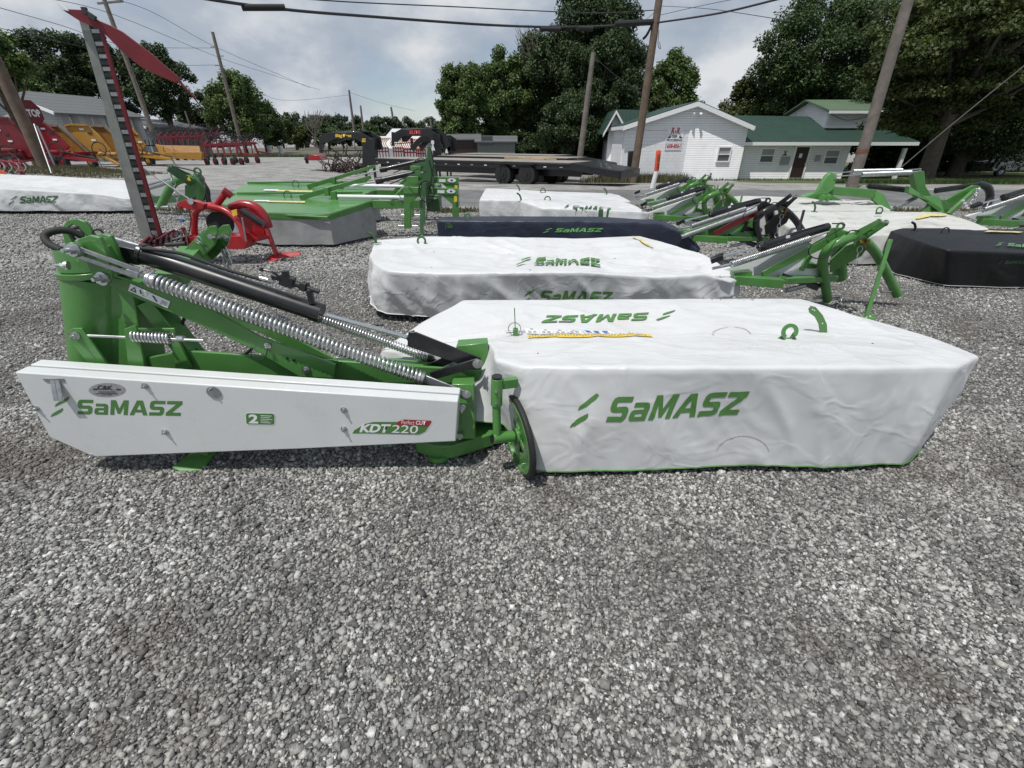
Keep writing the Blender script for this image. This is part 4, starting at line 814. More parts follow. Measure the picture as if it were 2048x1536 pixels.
# mower 9 left
R9 = P(390, 352, 11.2); m9 = empty('disc_mower', (R9.x, R9.y, 0), 'disc mower in a white cover at the left edge behind the red sickle mower', 'disc mower')
g = MB(); g.path([P(388,358,11.1), P(368,358,11.0), P(350,364,10.95), P(339,378,10.95), P(332,392,10.95), P(321,415,10.95)], .085, 14, smooth=True); hp(g, 'hitch_leg', 'green', m9)
g = MB(); g.path([P(384,357,11.2), P(396,368,11.2), P(402,382,11.2), P(401,404,11.2)], .085, 14, smooth=True); hp(g, 'hitch_leg', 'green', m9)
g = MB(); g.bar(P(384,366,11.0), P(335,337,10.6), .04, .2, h2=.1); g.bar(P(390,362,11.2), P(341,334,10.8), .04, .2, h2=.1); hp(g, 'top_link_yoke', 'dgreen', m9, .005)
g = MB(); g.bar(P(398,352,11.3), P(392,392,11.5), .18, .16); g.bar(P(392,395,11.4), P(300,400,12.0), .14, .16); g.prism([P(x, y, 11.3) for x, y in ((372,370),(396,362),(402,390),(384,398),(372,388))], (0,.1,0)); hp(g, 'frame', 'dgreen', m9, .01)
g = MB(); g.ring(P(395,343,11.3), (0,-1,.2), .09, .055, .03, 18); hp(g, 'lifting_eye', 'dgreen', m9)
g = MB(); g.prism([P(374,360,10.9), P(378,352,10.9), P(382,362,10.9)], (0,.02,0)); hp(g, 'warning_sticker', 'ytape', m9)
g = MB(); g.tube(P(308,414,10.9), P(338,414,10.9), .03); hp(g, 'hitch_pin', 'steel', m9)
g = MB(); g.chain(P(341,345,10.7), P(356,408,10.8), .02, .09, .01); hp(g, 'chain', 'steel', m9, smooth=180)
g = MB()
for k in range(5): g.path([P(402,352+2*k,11.2), P(409+2*k,366+3*k,11.0), P(412+2*k,384+4*k,10.9), P(408+5*k,400+4*k,10.9)], .022, 6, smooth=True)
hp(g, 'hydraulic_hoses', 'blackmatte', m9)
g = MB(); g.prism([P(x, y, 12.1) for x, y in ((296,372),(345,372),(350,392),(300,398))], (0,.06,0)); hp(g, 'belt_guard', 'white', m9)
c9, b9 = cov(m9, [(-200,372,12.2),(0,378,12.0),(120,385,12.0),(205,390,12.0),(262,400,12.1),(272,388,12.8),(256,362,14.0),(100,353,14.5),(0,349,14.5),(-200,346,14.5)], M['tarp'], seed=35, fold=.06, hem=.08, step=.06, hemmat=M['ink'])
side_logo(c9, b9, (13,411), (108,409), (15,391), 11.9, M['dgreen'], 0)
g = MB(); g.tube(P(380,352,11.3), P(272,384,12), .045); g.tube(P(378,348,11.4), P(285,372,12), .03); hp(g, 'gas_strut', 'galv', m9)
g = MB(); g.path([P(398,346,11), P(380,340,11), P(345,333,11), P(305,330,11)], .014, 8, smooth=True); hp(g, 'hydraulic_hose', 'blackmatte', m9)
# ================================================================ DRUM MOWERS
def drum(label, dx, dy, sc, Y0, near):
    r = empty('drum_mower', Vector((P(620+dx, 430+dy, Y0).x, Y0, 0)), label, 'drum mower', 'green drum mowers')
    q = lambda x, y, Y: P(1024+(x-1024)*sc+dx, y*1.0+dy, Y0+Y)
    F_ = [q(440,408,.6), q(524,426,0), q(658,430,0), q(746,402,.9), q(725,388,1.5), q(592,390,1.6), q(475,390,1.5)]
    g = MB(); cn_ = sum(F_, Vector())/len(F_); g.add([cn_+Vector((0,0,.015))]+[p+Vector((0,0,.015)) for p in F_], [(0, i+1, (i+1) % len(F_)+1) for i in range(len(F_))])
    lip = [F_[0], F_[1], F_[2], F_[3]]
    for a, b in zip(lip, lip[1:]): g.bar(a-Vector((0,0,.04)), b-Vector((0,0,.04)), .02, .09)
    a, b = F_[1].lerp(F_[0], .2), F_[2]
    g.tube(a+Vector((0,-.06,-.03)), b+Vector((0,-.06,-.03)), .02); g.bar(F_[6]+Vector((0,0,.03)), F_[4]+Vector((0,0,.03)), .04, .04)
    DBV = BVHTree.FromPolygons(g.v, g.f); dk = hp(g, 'deck', 'green', r, .006)
    zb = .05
    cs = MB(); pts = [F_[0], F_[1], F_[2], F_[3], F_[4]]; vs = []; N = 24; fs = []
    for i in range(len(pts)-1):
        for k in range(N):
            p = pts[i].lerp(pts[i+1], k/N)
            for j in range(9):
                z = p.z-.06-(p.z-.06-zb)*j/8; w = .03*noise.noise(Vector((p.x*4+sc, p.y*4, z*2)))*(j/8)
                vs.append((p.x+w, p.y+w-.0, z))
    n = (len(pts)-1)*N
    for i in range(n-1):
        for j in range(8): fs.append((i*9+j, (i+1)*9+j, (i+1)*9+j+1, i*9+j+1))
    cs.add(vs, fs); ct = hp(cs, 'canvas_curtain', 'curtain', r, smooth=60)
    def st(name, p0, p1, p2, m, bm=None, lift=.02):
        a, b, c = (q(*t) for t in (p0, p1, p2)); up_ = Vector((0,0,.4)); return decal(name, bm or rect_bm(), a+up_, b-a, c-a, M[m], dk, DBV, (0,0,-1), lift=.012, cuts=.1)
    st('warning_stickers', (508,408,.75), (538,409,.75), (519,402,1.1), 'paper'); st('yellow_warning_strip', (536,410,.7), (612,414,.7), (539,404,1.05), 'palestrip')
    for ex, ey in ((575,390),):
        c = q(ex, ey, 1.2); hp(MB().ring(c, (0,-1,.2), .08, .065, .015, 20), 'lifting_eye', 'dgreen', dk)
    g = MB(); g.bar(q(600,396,1.0), q(742,354,1.3), .05, .09, w2=.05, h2=.06); g.box(q(655,383,1.0), (.08,.12,.14)); g.box(q(668,392,1.0), (.1,.1,.16)); hp(g, 'lifting_arm', 'green', r, .004)
    g = MB(); g.tube(q(762,360,1.1), q(830,345,1.2), .045); g.tube(q(752,362,1.1), q(765,360,1.1), .06); hp(g, 'hydraulic_cylinder', 'black', r)
    g = MB(); g.tube(q(700,374,1.05), q(762,360,1.1), .014); hp(g, 'piston_rod', 'chrome', r)
    g = MB(); g.tube(q(676,393,.9), q(810,395,.9), .035); hp(g, 'drive_shaft_tube', 'paper', r)
    g = MB(); g.bar(q(746,408,.9), q(850,408,1.0), .14, .14); g.bar(q(782,406,.9), q(812,374,1.0), .10, .08); g.bar(q(812,374,1.0), q(850,352,1.0), .12, .12); hp(g, 'frame', 'green', r, .006)
    Yh = .45
    def pl(pts, t=.06, y=Yh): return [q(a, b, y) for a, b in pts], (0, t, 0)
    g = MB(); g.prism(*pl([(808,373),(917,377),(917,390),(808,387)], .10)); g.prism(*pl([(808,387.3),(843,388),(822,405),(822,456),(809,457)], .07)); g.prism(*pl([(917,390.3),(883,389.5),(905,408),(905,434),(918,434)], .07)); g.bar(q(816,360,Yh+.1), q(838,360,Yh+.1), .1, .12); hd = hp(g, 'headstock', 'green', r, .006)
    g = MB(); g.prism(*pl([(849,350),(852,314),(857,314),(863,345),(870,375),(848,375)], .08, Yh+.05)); g.bar(q(822,356,Yh+.25), q(850,352,Yh+.15), .08, .12); hp(g, 'mast', 'dgreen', r, .004)
    g = MB(); c = q(853,383,Yh-.15); g.torus(c, (0,-1,0), .13, .012, 28, 6, 1.3, up=(0,0,1)); g.path([q(852,345,Yh-.1), q(835,338,Yh-.1), q(810,355,Yh-.1), q(780,368,1.0)], .01, 6, smooth=True); g.path([q(855,375,Yh-.2), q(857,400,Yh-.2), q(852,440,Yh-.2)], .008, 6, smooth=True); g.path([q(858,320,Yh-.1), q(864,350,Yh-.1), q(858,380,Yh-.1)], .012, 6, smooth=True); hp(g, 'hydraulic_hoses', 'blackmatte', r)
    g = MB(); g.tube(q(849,365,Yh-.1), q(852,392,Yh-.1), .07, seg=16); hp(g, 'manual_tube', 'dgreen', r)
    g = MB(); g.bar(q(843,400,.5), q(844,470,.4), .06, .04); hp(g, 'parking_stand', 'dgreen', r)
    g = MB(); g.tube(q(797,452,Yh), q(808,452,Yh), .016); g.tube(q(822,452,Yh), q(836,452,Yh), .016); hp(g, 'hitch_pin', 'steel', r)
    a, b, c = (q(*t) for t in ((893,386.5,Yh-.055), (911,387,Yh-.055), (893,378,Yh-.055)))
    decal('dealer_sticker', norm_bm(poly_bm([(math.cos(i*math.pi/12), math.sin(i*math.pi/12)) for i in range(24)])), a, b-a, c-a, M['paper'], hd, lift=.004)
    bm = bmesh.new(); vs = [bm.verts.new((.5+.15*math.cos(i), .5+.22*math.sin(i), 0)) for i in range(6)]; bm.faces.new(vs)
    decal('printed_emblem', bm, a, b-a, c-a, M['ink'], hd, lift=.007)
    for p0, p1, p2, m in (((875,386),(889,386.5),(875,380),'paper'), ((908,404),(914,404),(908,392),'ytape')):
        a, b, c = (q(*t, Yh-.055) for t in (p0, p1, p2)); decal('safety_sticker', rect_bm(), a, b-a, c-a, M[m], hd, lift=.004)
    g = MB(); g.box(q(868,405,1.3), (.26,.3,.3)); g.box(q(866,396,1.2), (.2,.3,.04)); hp(g, 'gearbox', 'dgreen', r, .02)
    return r
drum('nearer green drum mower with a grey skirt, right of the red sickle mower', 0, 0, 1, 8.0, True)
drum('farther green drum mower, mostly hidden behind the nearer one, beside the road', -4, -22, .955, 9.9, False)
# ================================================================ SICKLE MOWER
sm = empty('sickle_mower', Vector((P(440,480,7.1).x, 7.1, 0)), 'red sickle bar mower with its cutter bar standing up in the air', 'sickle mower')
def sp_(mb, name, m, bevel=0, smooth=35, par=None): return mb.build(name, M[m], par or sm, smooth=smooth, bevel=bevel)
bt0, bt1 = 6.6, 6.9
def strip(x0a, x0b, x1a, x1b, ya, yb, off=0): return [P(x0a, ya, bt0+off), P(x0b, ya, bt0+off), P(x1b, yb, bt1+off), P(x1a, yb, bt1+off)]
g = MB(); g.prism(strip(159,176,283,306,40,476), (0,.02,0)); bar_ = sp_(g, 'cutter_bar', 'grey', .003)
g = MB(); g.prism(strip(196,202,318,326,48,475,-.03), (0,.03,0)); sp_(g, 'bar_edge', 'dred', .003, par=bar_)
n = 34
for i in range(n):
    t0 = i/n; t1 = (i+.62)/n; pa = lambda a, b, t: a+(b-a)*t
    if i % 1 == 0:
        pts = []
        for (u, t) in ((0,t0),(1,t0),(1,t1),(0,t1)):
            xl = pa(174,302,t); xr = pa(196,320,t); y = pa(46,474,t); pts.append(P(xl+(xr-xl)*(.25+.75*u), y, pa(bt0,bt1,t)-.03))
        sp_(MB().prism(pts, (0,.014,0)), 'knife_guard', 'galv' if i % 2 else 'knife', par=bar_)
g = MB(); g.prism(strip(174,197,302,320,42,474,.015), (0,.012,0)); sp_(g, 'knife_back', 'knife', par=bar_)
g = MB(); g.prism([P(x, y, bt0-.06) for x, y in ((123,18),(165,20),(200,42),(224,52),(246,64),(300,105),(361,158),(352,166),(306,146),(280,132),(246,104),(202,60),(160,42))], (0,.02,0)); g.path([P(355,160,bt0-.06), P(382,188,bt0-.04), P(403,215,bt0)], [.016,.007], 8); sb = sp_(g, 'swath_board', 'dred', .004)  # the board's shaded underside is put into its darker red
g = MB(); g.prism([P(x, y, bt0-.085) for x, y in ((115,4),(133,18),(137,22),(122,19))], (0,.02,0)); sp_(g, 'board_tip', 'paper')
g = MB(); g.bar(P(168,22,bt0-.1), P(192,38,bt0-.1), .03, .05); g.box(P(170,22,bt0-.1), (.05,.04,.07)); sp_(g, 'tip_shoe', 'knife', .004)
g = MB(); g.path([P(455,423,7.05), P(425,411,7.0), P(400,416,6.95), P(390,432,6.95), P(389,475,6.95)], .045, 14, smooth=True); g.path([P(415,413,6.95), P(450,421,6.9), P(477,445,6.85), P(490,480,6.8), P(494,492,6.8)], .045, 14, smooth=True)
g.prism([P(x, y, 6.9) for x, y in ((372,478),(385,470),(490,468),(505,480),(500,494),(378,495))], (0,.3,0)); frm = sp_(g, 'arched_frame', 'red', .005, 50)
g = MB(); g.prism([P(x, y, 6.75) for x, y in ((357,406),(372,399),(395,401),(412,408),(410,417),(385,419),(362,413))], (0,.09,0)); g.tube(P(358,408,6.75), P(366,414,6.75), .05); sp_(g, 'pivot_head', 'red', .006)
g = MB(); g.tube(P(432,412,7.0), P(452,384,7.0), .045); g.tube(P(446,380,6.95), P(463,392,7.0), .05); sp_(g, 'top_hitch_tube', 'red')
g = MB(); g.path([P(462,418,7.2), P(486,410,7.2), P(512,416,7.2), P(528,435,7.2), P(536,456,7.2)], .075, 16, smooth=True); g.prism([P(x, y, 7.15) for x, y in ((460,420),(500,415),(530,440),(535,470),(505,475),(490,460))], (0,.14,0)); sp_(g, 'belt_cover', 'red', .01)
g = MB(); g.bar(P(534,458,7.1), P(553,510,7.05), .05, .06); g.prism([P(515,533,7.0), P(549,507,7.05), P(600,505,7.1), P(602,509,7.1), P(560,515,7.0), P(518,536,6.95)], (0,.02,.03)); g.bar(P(500,482,6.95), P(540,472,7.0), .05, .06); sp_(g, 'support_leg', 'red', .004)
g = MB(); g.tube(P(483,421,6.85), P(528,449,6.85), .045, seg=18); sp_(g, 'hydraulic_cylinder', 'black')
g = MB(); g.disc(P(441,447,7.05), (.2,-1,.1), .17, .12, 28); sp_(g, 'drive_pulley', 'blackmatte')
g = MB(); g.prism([P(463,421,6.8), P(473,418,6.8), P(475,430,6.8), P(466,433,6.8)], (0,.01,0)); sp_(g, 'warning_sticker', 'ytape')
g = MB(); g.tube(P(288,338,6.8), P(378,398,6.8), .011); sp_(g, 'stay_rod', 'galv')
g = MB(); g.disc(P(382,403,6.68), (0,-1,.1), .04, .03, 16); sp_(g, 'rod_nut', 'steel')
for k in range(9):
    g = MB(); a = P(300+9*k,476-1.6*k,6.85); g.bar(a, P(288+11*k,487+.8*k,6.6), .02, .05); sp_(g, 'stick_finger', 'black')
g = MB(); g.prism([P(280,484,6.8), P(300,472,6.9), P(355,462,7.0), P(362,466,7.0), P(330,490,6.7), P(285,494,6.6)], (0,0,.03)); g.bar(P(295,492,6.65), P(350,460,6.9), .03, .04); sp_(g, 'inner_shoe', 'dred', .004)
g = MB(); g.bar(P(365,455,6.9), P(376,476,6.9), .04, .04); sp_(g, 'valve_lever', 'dred'); g = MB(); g.tube(P(484,435,6.7), P(492,482,6.7), .011); sp_(g, 'stay_rod', 'galv'); g = MB(); g.path([P(378,418,6.7), P(382,440,6.7), P(377,470,6.7)], .009, 6, smooth=True); sp_(g, 'linkage_rod', 'dred')
g = MB(); g.disc(P(364,441,6.9), (0,-1,0), .025, .04, 12); sp_(g, 'valve_cap', 'blueprint')
g = MB(); g.tube(P(332,490,6.6), P(372,487,6.6), .03); g.tube(P(345,480,6.7), P(385,470,6.8), .02); sp_(g, 'knife_drive', 'knife')
# ================================================================ TREES
def leafmat(name, c1, c2, c3):
    m = bpy.data.materials.new(name); m.use_nodes = True; t = m.node_tree; b = t.nodes['Principled BSDF']; L = t.links.new
    g = t.nodes.new('ShaderNodeNewGeometry'); r = t.nodes.new('ShaderNodeValToRGB'); r.color_ramp.elements.new(.5)
    for e_, (p, c) in zip(r.color_ramp.elements, ((0, c1), (.55, c2), (1, c3))): e_.position = p; e_.color = (*c, 1)
    L(g.outputs['Random Per Island'], r.inputs[0]); L(r.outputs[0], b.inputs['Base Color'])
    b.inputs['Roughness'].default_value = .55; b.inputs['Specular IOR Level'].default_value = .35
    tr = t.nodes.new('ShaderNodeBsdfTranslucent'); L(r.outputs[0], tr.inputs[0]); mxs = t.nodes.new('ShaderNodeMixShader'); mxs.inputs[0].default_value = .25
    L(b.outputs[0], mxs.inputs[1]); L(tr.outputs[0], mxs.inputs[2]); L(mxs.outputs[0], t.nodes['Material Output'].inputs[0])
    return m
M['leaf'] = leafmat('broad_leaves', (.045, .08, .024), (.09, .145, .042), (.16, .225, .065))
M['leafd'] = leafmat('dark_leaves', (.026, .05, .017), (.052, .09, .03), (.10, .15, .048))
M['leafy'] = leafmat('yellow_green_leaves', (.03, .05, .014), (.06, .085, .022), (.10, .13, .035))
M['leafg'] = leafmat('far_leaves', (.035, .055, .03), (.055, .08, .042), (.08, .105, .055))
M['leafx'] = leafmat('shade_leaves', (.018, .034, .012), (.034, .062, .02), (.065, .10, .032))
M['twig'] = mat('dead_twigs', (.16, .14, .12), .9)
def leaves(parent, centers, radii, n, size, m, seed, droop=0, name='crown', edge=.8):
    rng = np.random.default_rng(seed); C_ = np.array([tuple(c) for c in centers]); Rr = np.array(radii)
    w = (Rr[:, 0]*Rr[:, 1])**.8; w = w/w.sum(); k = rng.choice(len(C_), n, p=w)
    d = rng.normal(size=(n, 3)); d /= np.linalg.norm(d, axis=1)[:, None]
    rad = rng.beta(3.2, 1.6, n)**edge*1.08
    p = C_[k]+d*Rr[k]*rad[:, None]
    p += rng.normal(size=(n, 3))*size*.4
    if droop: p[:, 2] -= droop*(np.linalg.norm(d[:, :2], axis=1)**2)*Rr[k][:, 0]
    nrm = d*.6+rng.normal(size=(n, 3))*.6+np.array([0, 0, .5]); nrm /= np.linalg.norm(nrm, axis=1)[:, None]
    a = np.cross(nrm, rng.normal(size=(n, 3))); a /= np.linalg.norm(a, axis=1)[:, None]; b = np.cross(nrm, a)
    s = (size*rng.uniform(.55, 1.35, n))[:, None]
    fold = nrm*s*.22
    v = np.stack([p-a*s*.6, p+b*s*.34-fold, p+a*s*.6, p-b*s*.34-fold], 1)
    f = np.arange(n*4).reshape(-1, 4)
    return np_mesh(name, v.reshape(-1, 3), f, m, parent)
def tree(label, px, Y, top, bot, hw, n, size, m='leaf', seed=1, K=34, cr=None, group=None, droop=0, base=None, flat=1, tr=.22, dens=1., name='tree'):
    cr = cr or .19; K = int(K*2.1); n = int(n*1.6); size *= .72
    rng = random.Random(seed*17+3); mid = (top+bot)/2
    c = P(px, mid, Y); zt_ = P(px, top, Y).z; zb_ = P(px, bot, Y).z
    if base is not None: zb_ = max(zb_, base)
    x = c.x; g0 = terrain(x, Y); depth = Y*cT+(H-(zt_+zb_)/2)*sT; Rx = hw/FPX*depth; Rz = (zt_-zb_)/2; cz = (zt_+zb_)/2
    root = empty(name, (x, Y, g0), label, 'tree', group)
    cs = []; rs = []
    for i in range(K):
        while True:
            u = Vector((rng.uniform(-1, 1), rng.uniform(-1, 1), rng.uniform(-1, 1)))
            if u.length < 1: break
        u = u.normalized()*(u.length**.55)*rng.uniform(.78, 1.08)
        wz = 1-.25*max(0, u.z)
        r_ = cr*rng.uniform(.65, 1.25)
        cs.append(Vector((x+u.x*Rx*wz, Y+u.y*Rx*.8*wz, cz+u.z*Rz))); q = min(Rx, Rz*1.3)
        rs.append((Rx*r_*1.1, Rx*r_, min(Rz, Rx)*r_*flat))
    cs.append(Vector((x, Y, cz))); rs.append((Rx*.45, Rx*.4, Rz*.5))
    leaves(root, cs, rs, int(n*dens), size, M[m], seed, droop)
    g = MB(); top_ = Vector((x+Rx*.1, Y, cz+Rz*.3)); g.path([Vector((x, Y, g0-.1)), Vector((x+rng.uniform(-.2, .2), Y, g0+(cz-g0)*.5)), Vector((x+rng.uniform(-.3, .3), Y, cz)), top_], [tr*1.3, tr*.25], 9, smooth=True)
    for i in range(0, K, 3):
        t = rng.uniform(.35, .9); st = Vector((x, Y, g0+(cz+Rz*.2-g0)*t)); mid_ = st.lerp(cs[i], .5)+Vector((0, 0, -.1*Rz*rng.random())); g.path([st, mid_, cs[i]], [tr*.45, tr*.12], 6, smooth=True)
    g.build('trunk', M['bark'], root, smooth=60)
    return root
LF = dict(group='trees along the skyline')
# left group behind the long building
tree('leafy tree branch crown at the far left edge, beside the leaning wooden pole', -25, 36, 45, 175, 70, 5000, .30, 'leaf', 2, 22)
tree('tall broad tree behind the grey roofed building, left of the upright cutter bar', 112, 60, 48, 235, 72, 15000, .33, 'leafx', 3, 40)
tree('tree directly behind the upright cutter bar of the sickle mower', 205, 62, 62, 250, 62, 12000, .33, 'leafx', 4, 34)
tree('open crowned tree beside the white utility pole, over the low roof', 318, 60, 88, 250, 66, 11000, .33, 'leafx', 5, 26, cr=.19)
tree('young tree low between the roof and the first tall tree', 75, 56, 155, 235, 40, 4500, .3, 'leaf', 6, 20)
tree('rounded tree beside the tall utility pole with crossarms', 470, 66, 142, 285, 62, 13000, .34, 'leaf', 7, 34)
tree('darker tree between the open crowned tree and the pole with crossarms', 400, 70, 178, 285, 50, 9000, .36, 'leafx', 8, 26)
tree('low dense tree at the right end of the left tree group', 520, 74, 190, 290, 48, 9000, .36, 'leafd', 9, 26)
# distant tree line: one by one
for i, (px, Y, top, hw, m) in enumerate(((560,120,232,34,'leafg'), (598,125,222,34,'leafg'), (588,95,246,26,'leafy'), (640,118,228,34,'leafg'), (682,122,224,36,'leafg'), (722,118,232,34,'leafg'), (762,110,228,36,'leafg'), (800,112,232,34,'leafg'), (836,118,240,30,'leafg'), (868,120,236,30,'leafg'), (655,100,248,30,'leafd'), (735,98,250,32,'leafd'))):
    tree(f"distant tree of the far tree line, {['leftmost, behind the field','second from the left','small yellow-green one in front','fourth from the left, left of the thin pole','behind the black neck with yellow lettering','just right of the two thin poles','left of the neck with red lettering','above the neck with red lettering','right of the neck with red lettering','half behind the big centre tree','low dark one left of the thin pole','low dark one above the trailer neck'][i]}", px, Y, top, 292, hw, 4200, .55, m, 40+i, 18, group='far tree line')
t = empty('bare_tree', (P(630, 285, 96).x, 96, 0), 'bare leafless tree standing among the far tree line', 'tree')
g = MB(); rng = random.Random(5)
b0 = P(630, 288, 96)
for k in range(26):
    e_ = P(630+rng.uniform(-22, 22), 219+abs(rng.gauss(0, 12)), 96+rng.uniform(-1, 1)); mdl = b0.lerp(e_, .45)+Vector((rng.uniform(-.5, .5), 0, .8)); g.path([b0+Vector((0, 0, rng.uniform(1, 3))), mdl, e_], [.09, .03], 4)
g.path([b0-Vector((0, 0, .5)), P(630, 250, 96)], [.25, .12], 6); g.build('branches', M['twig'], t)
# centre group
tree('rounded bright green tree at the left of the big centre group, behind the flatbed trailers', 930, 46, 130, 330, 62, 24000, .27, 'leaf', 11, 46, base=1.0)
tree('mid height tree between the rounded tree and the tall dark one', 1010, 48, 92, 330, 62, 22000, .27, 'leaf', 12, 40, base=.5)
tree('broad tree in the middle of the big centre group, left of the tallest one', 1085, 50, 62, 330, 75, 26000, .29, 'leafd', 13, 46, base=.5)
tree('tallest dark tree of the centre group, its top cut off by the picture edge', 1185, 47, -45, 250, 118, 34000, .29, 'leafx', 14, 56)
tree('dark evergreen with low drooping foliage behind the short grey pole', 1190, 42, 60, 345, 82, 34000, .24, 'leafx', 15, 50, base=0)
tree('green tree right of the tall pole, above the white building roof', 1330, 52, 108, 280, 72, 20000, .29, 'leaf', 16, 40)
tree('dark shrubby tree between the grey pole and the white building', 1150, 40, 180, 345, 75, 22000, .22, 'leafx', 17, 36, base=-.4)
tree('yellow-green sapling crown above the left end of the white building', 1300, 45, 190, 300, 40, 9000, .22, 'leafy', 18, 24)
g = MB(); rng = random.Random(9); tb = P(1062, 150, 49)
for k in range(22):
    e_ = P(1062+rng.uniform(-35, 30), 45+abs(rng.gauss(0, 18)), 49+rng.uniform(-1, 1)); g.path([tb, tb.lerp(e_, .5)+Vector((rng.uniform(-.4,.4), 0, .2)), e_], [.05, .012], 4)
bt_ = empty('bare_tree', (tb.x, 49, terrain(tb.x, 49)), 'bare twiggy treetop rising out of the green centre trees', 'tree'); g.path([Vector((tb.x, 49, -.7)), tb], [.2, .07], 6); g.build('branches', M['twig'], bt_)
# right group
tree('low bushy tree left of the small green roofed upper storey', 1490, 46, 160, 300, 58, 15000, .25, 'leafy', 21, 34)
tree('smaller tree peeping over the long green roof', 1560, 44, 150, 300, 55, 15000, .25, 'leaf', 22, 34)
tree('large airy tree behind the white building, sky showing through', 1640, 42, -35, 240, 125, 30000, .25, 'leafd', 23, 60, cr=.17)
tree('tree filling the gap behind the right wooden pole', 1790, 44, -60, 330, 95, 26000, .25, 'leafd', 24, 46)
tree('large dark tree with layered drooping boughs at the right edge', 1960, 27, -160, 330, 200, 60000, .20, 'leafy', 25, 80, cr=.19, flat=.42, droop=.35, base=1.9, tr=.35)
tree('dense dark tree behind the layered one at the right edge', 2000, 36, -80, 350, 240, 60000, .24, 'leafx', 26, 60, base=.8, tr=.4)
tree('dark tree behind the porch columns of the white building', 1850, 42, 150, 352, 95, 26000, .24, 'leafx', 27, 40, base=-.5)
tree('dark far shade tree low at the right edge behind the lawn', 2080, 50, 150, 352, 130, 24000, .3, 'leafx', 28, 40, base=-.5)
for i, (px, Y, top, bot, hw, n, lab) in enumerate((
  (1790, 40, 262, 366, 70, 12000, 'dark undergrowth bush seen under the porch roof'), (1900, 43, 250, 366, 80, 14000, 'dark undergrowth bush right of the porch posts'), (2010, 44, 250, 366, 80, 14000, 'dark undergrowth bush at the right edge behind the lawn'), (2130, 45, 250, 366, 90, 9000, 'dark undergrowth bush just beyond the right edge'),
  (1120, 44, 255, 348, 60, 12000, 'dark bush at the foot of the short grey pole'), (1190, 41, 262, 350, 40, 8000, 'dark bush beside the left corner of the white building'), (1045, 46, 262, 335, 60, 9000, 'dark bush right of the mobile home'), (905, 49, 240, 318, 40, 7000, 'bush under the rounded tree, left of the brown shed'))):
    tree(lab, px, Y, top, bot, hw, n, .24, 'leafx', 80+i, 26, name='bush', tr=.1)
# ================================================================ WHITE BUILDING
def siding(name, col, pitch, depth, brick=False, axis=2):
    m = mat(name, col, .6, vary=.05, vscale=1.5, dirt=tuple(c*.7 for c in col), dirtamt=.3, dscale=1.2); t = m.node_tree; b = t.nodes['Principled BSDF']; L = t.links.new
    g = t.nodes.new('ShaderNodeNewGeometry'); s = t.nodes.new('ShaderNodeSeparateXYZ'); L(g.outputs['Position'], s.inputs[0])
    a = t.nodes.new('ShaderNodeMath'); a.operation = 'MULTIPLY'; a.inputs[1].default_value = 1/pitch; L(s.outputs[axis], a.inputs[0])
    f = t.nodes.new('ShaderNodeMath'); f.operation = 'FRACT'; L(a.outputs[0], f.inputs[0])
    if brick:
        w = t.nodes.new('ShaderNodeTexBrick'); w.inputs['Scale'].default_value = 1; w.inputs['Brick Width'].default_value = .4; w.inputs['Row Height'].default_value = .2; w.inputs['Mortar Size'].default_value = .012
        cb = t.nodes.new('ShaderNodeCombineXYZ'); L(s.outputs[0], cb.inputs[0]); L(s.outputs[2], cb.inputs[1]); L(cb.outputs[0], w.inputs['Vector']); h = w.outputs['Fac']; inv = True
    else: h = f.outputs[0]; inv = True
    if not brick:  # shadow lines at the board edges are painted into the colour
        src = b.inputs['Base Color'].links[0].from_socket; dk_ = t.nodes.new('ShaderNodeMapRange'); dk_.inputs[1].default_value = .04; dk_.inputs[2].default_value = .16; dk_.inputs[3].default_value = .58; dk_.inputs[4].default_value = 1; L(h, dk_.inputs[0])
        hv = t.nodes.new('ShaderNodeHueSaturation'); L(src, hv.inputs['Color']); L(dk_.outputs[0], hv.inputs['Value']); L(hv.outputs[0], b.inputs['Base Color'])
    k = t.nodes.new('ShaderNodeBump'); k.invert = inv; k.inputs['Distance'].default_value = depth; L(h, k.inputs['Height']); L(k.outputs[0], b.inputs['Normal'])
    return m
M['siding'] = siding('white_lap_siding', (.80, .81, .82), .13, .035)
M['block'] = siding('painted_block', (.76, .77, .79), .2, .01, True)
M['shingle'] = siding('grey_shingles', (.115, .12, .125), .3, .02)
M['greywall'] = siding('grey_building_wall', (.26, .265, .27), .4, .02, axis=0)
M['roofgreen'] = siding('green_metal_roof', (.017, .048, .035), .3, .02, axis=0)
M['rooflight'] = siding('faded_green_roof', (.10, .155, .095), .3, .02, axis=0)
M['trim'] = mat('white_trim', (.80, .81, .81), .5, vary=.05)
M['doorbrown'] = mat('dark_brown_door', (.035, .018, .016), .45)
M['darkroom'] = mat('dark_recess', (.02, .02, .02), .8)
BY = 33.0
bl = empty('white_building', (P(1480, 360, BY).x, BY, -.7), 'white single storey building with green metal roofs, red lettering and a dark brown door', 'building')
def bp(mb, name, m, parent=None, bevel=0, label=None):
    o = mb.build(name, M[m], parent or bl, smooth=0, bevel=bevel)
    if label: o['label'] = label
    return o
def slab(pts, t=.12): return MB().prism(pts, (0, 0, t))
gz = -.85
def wallpoly(pix, Y, m, name, depth=.2, parent=None):
    pts = [P(x, y, Y) if y is not None else None for x, y in pix]
    return bp(MB().prism([p+Vector((0, depth/2, 0)) for p in pts], (0, depth, 0)), name, m, parent)
def corner(px, py, Y, z=gz): p = P(px, py, Y); return Vector((p.x, Y, z))
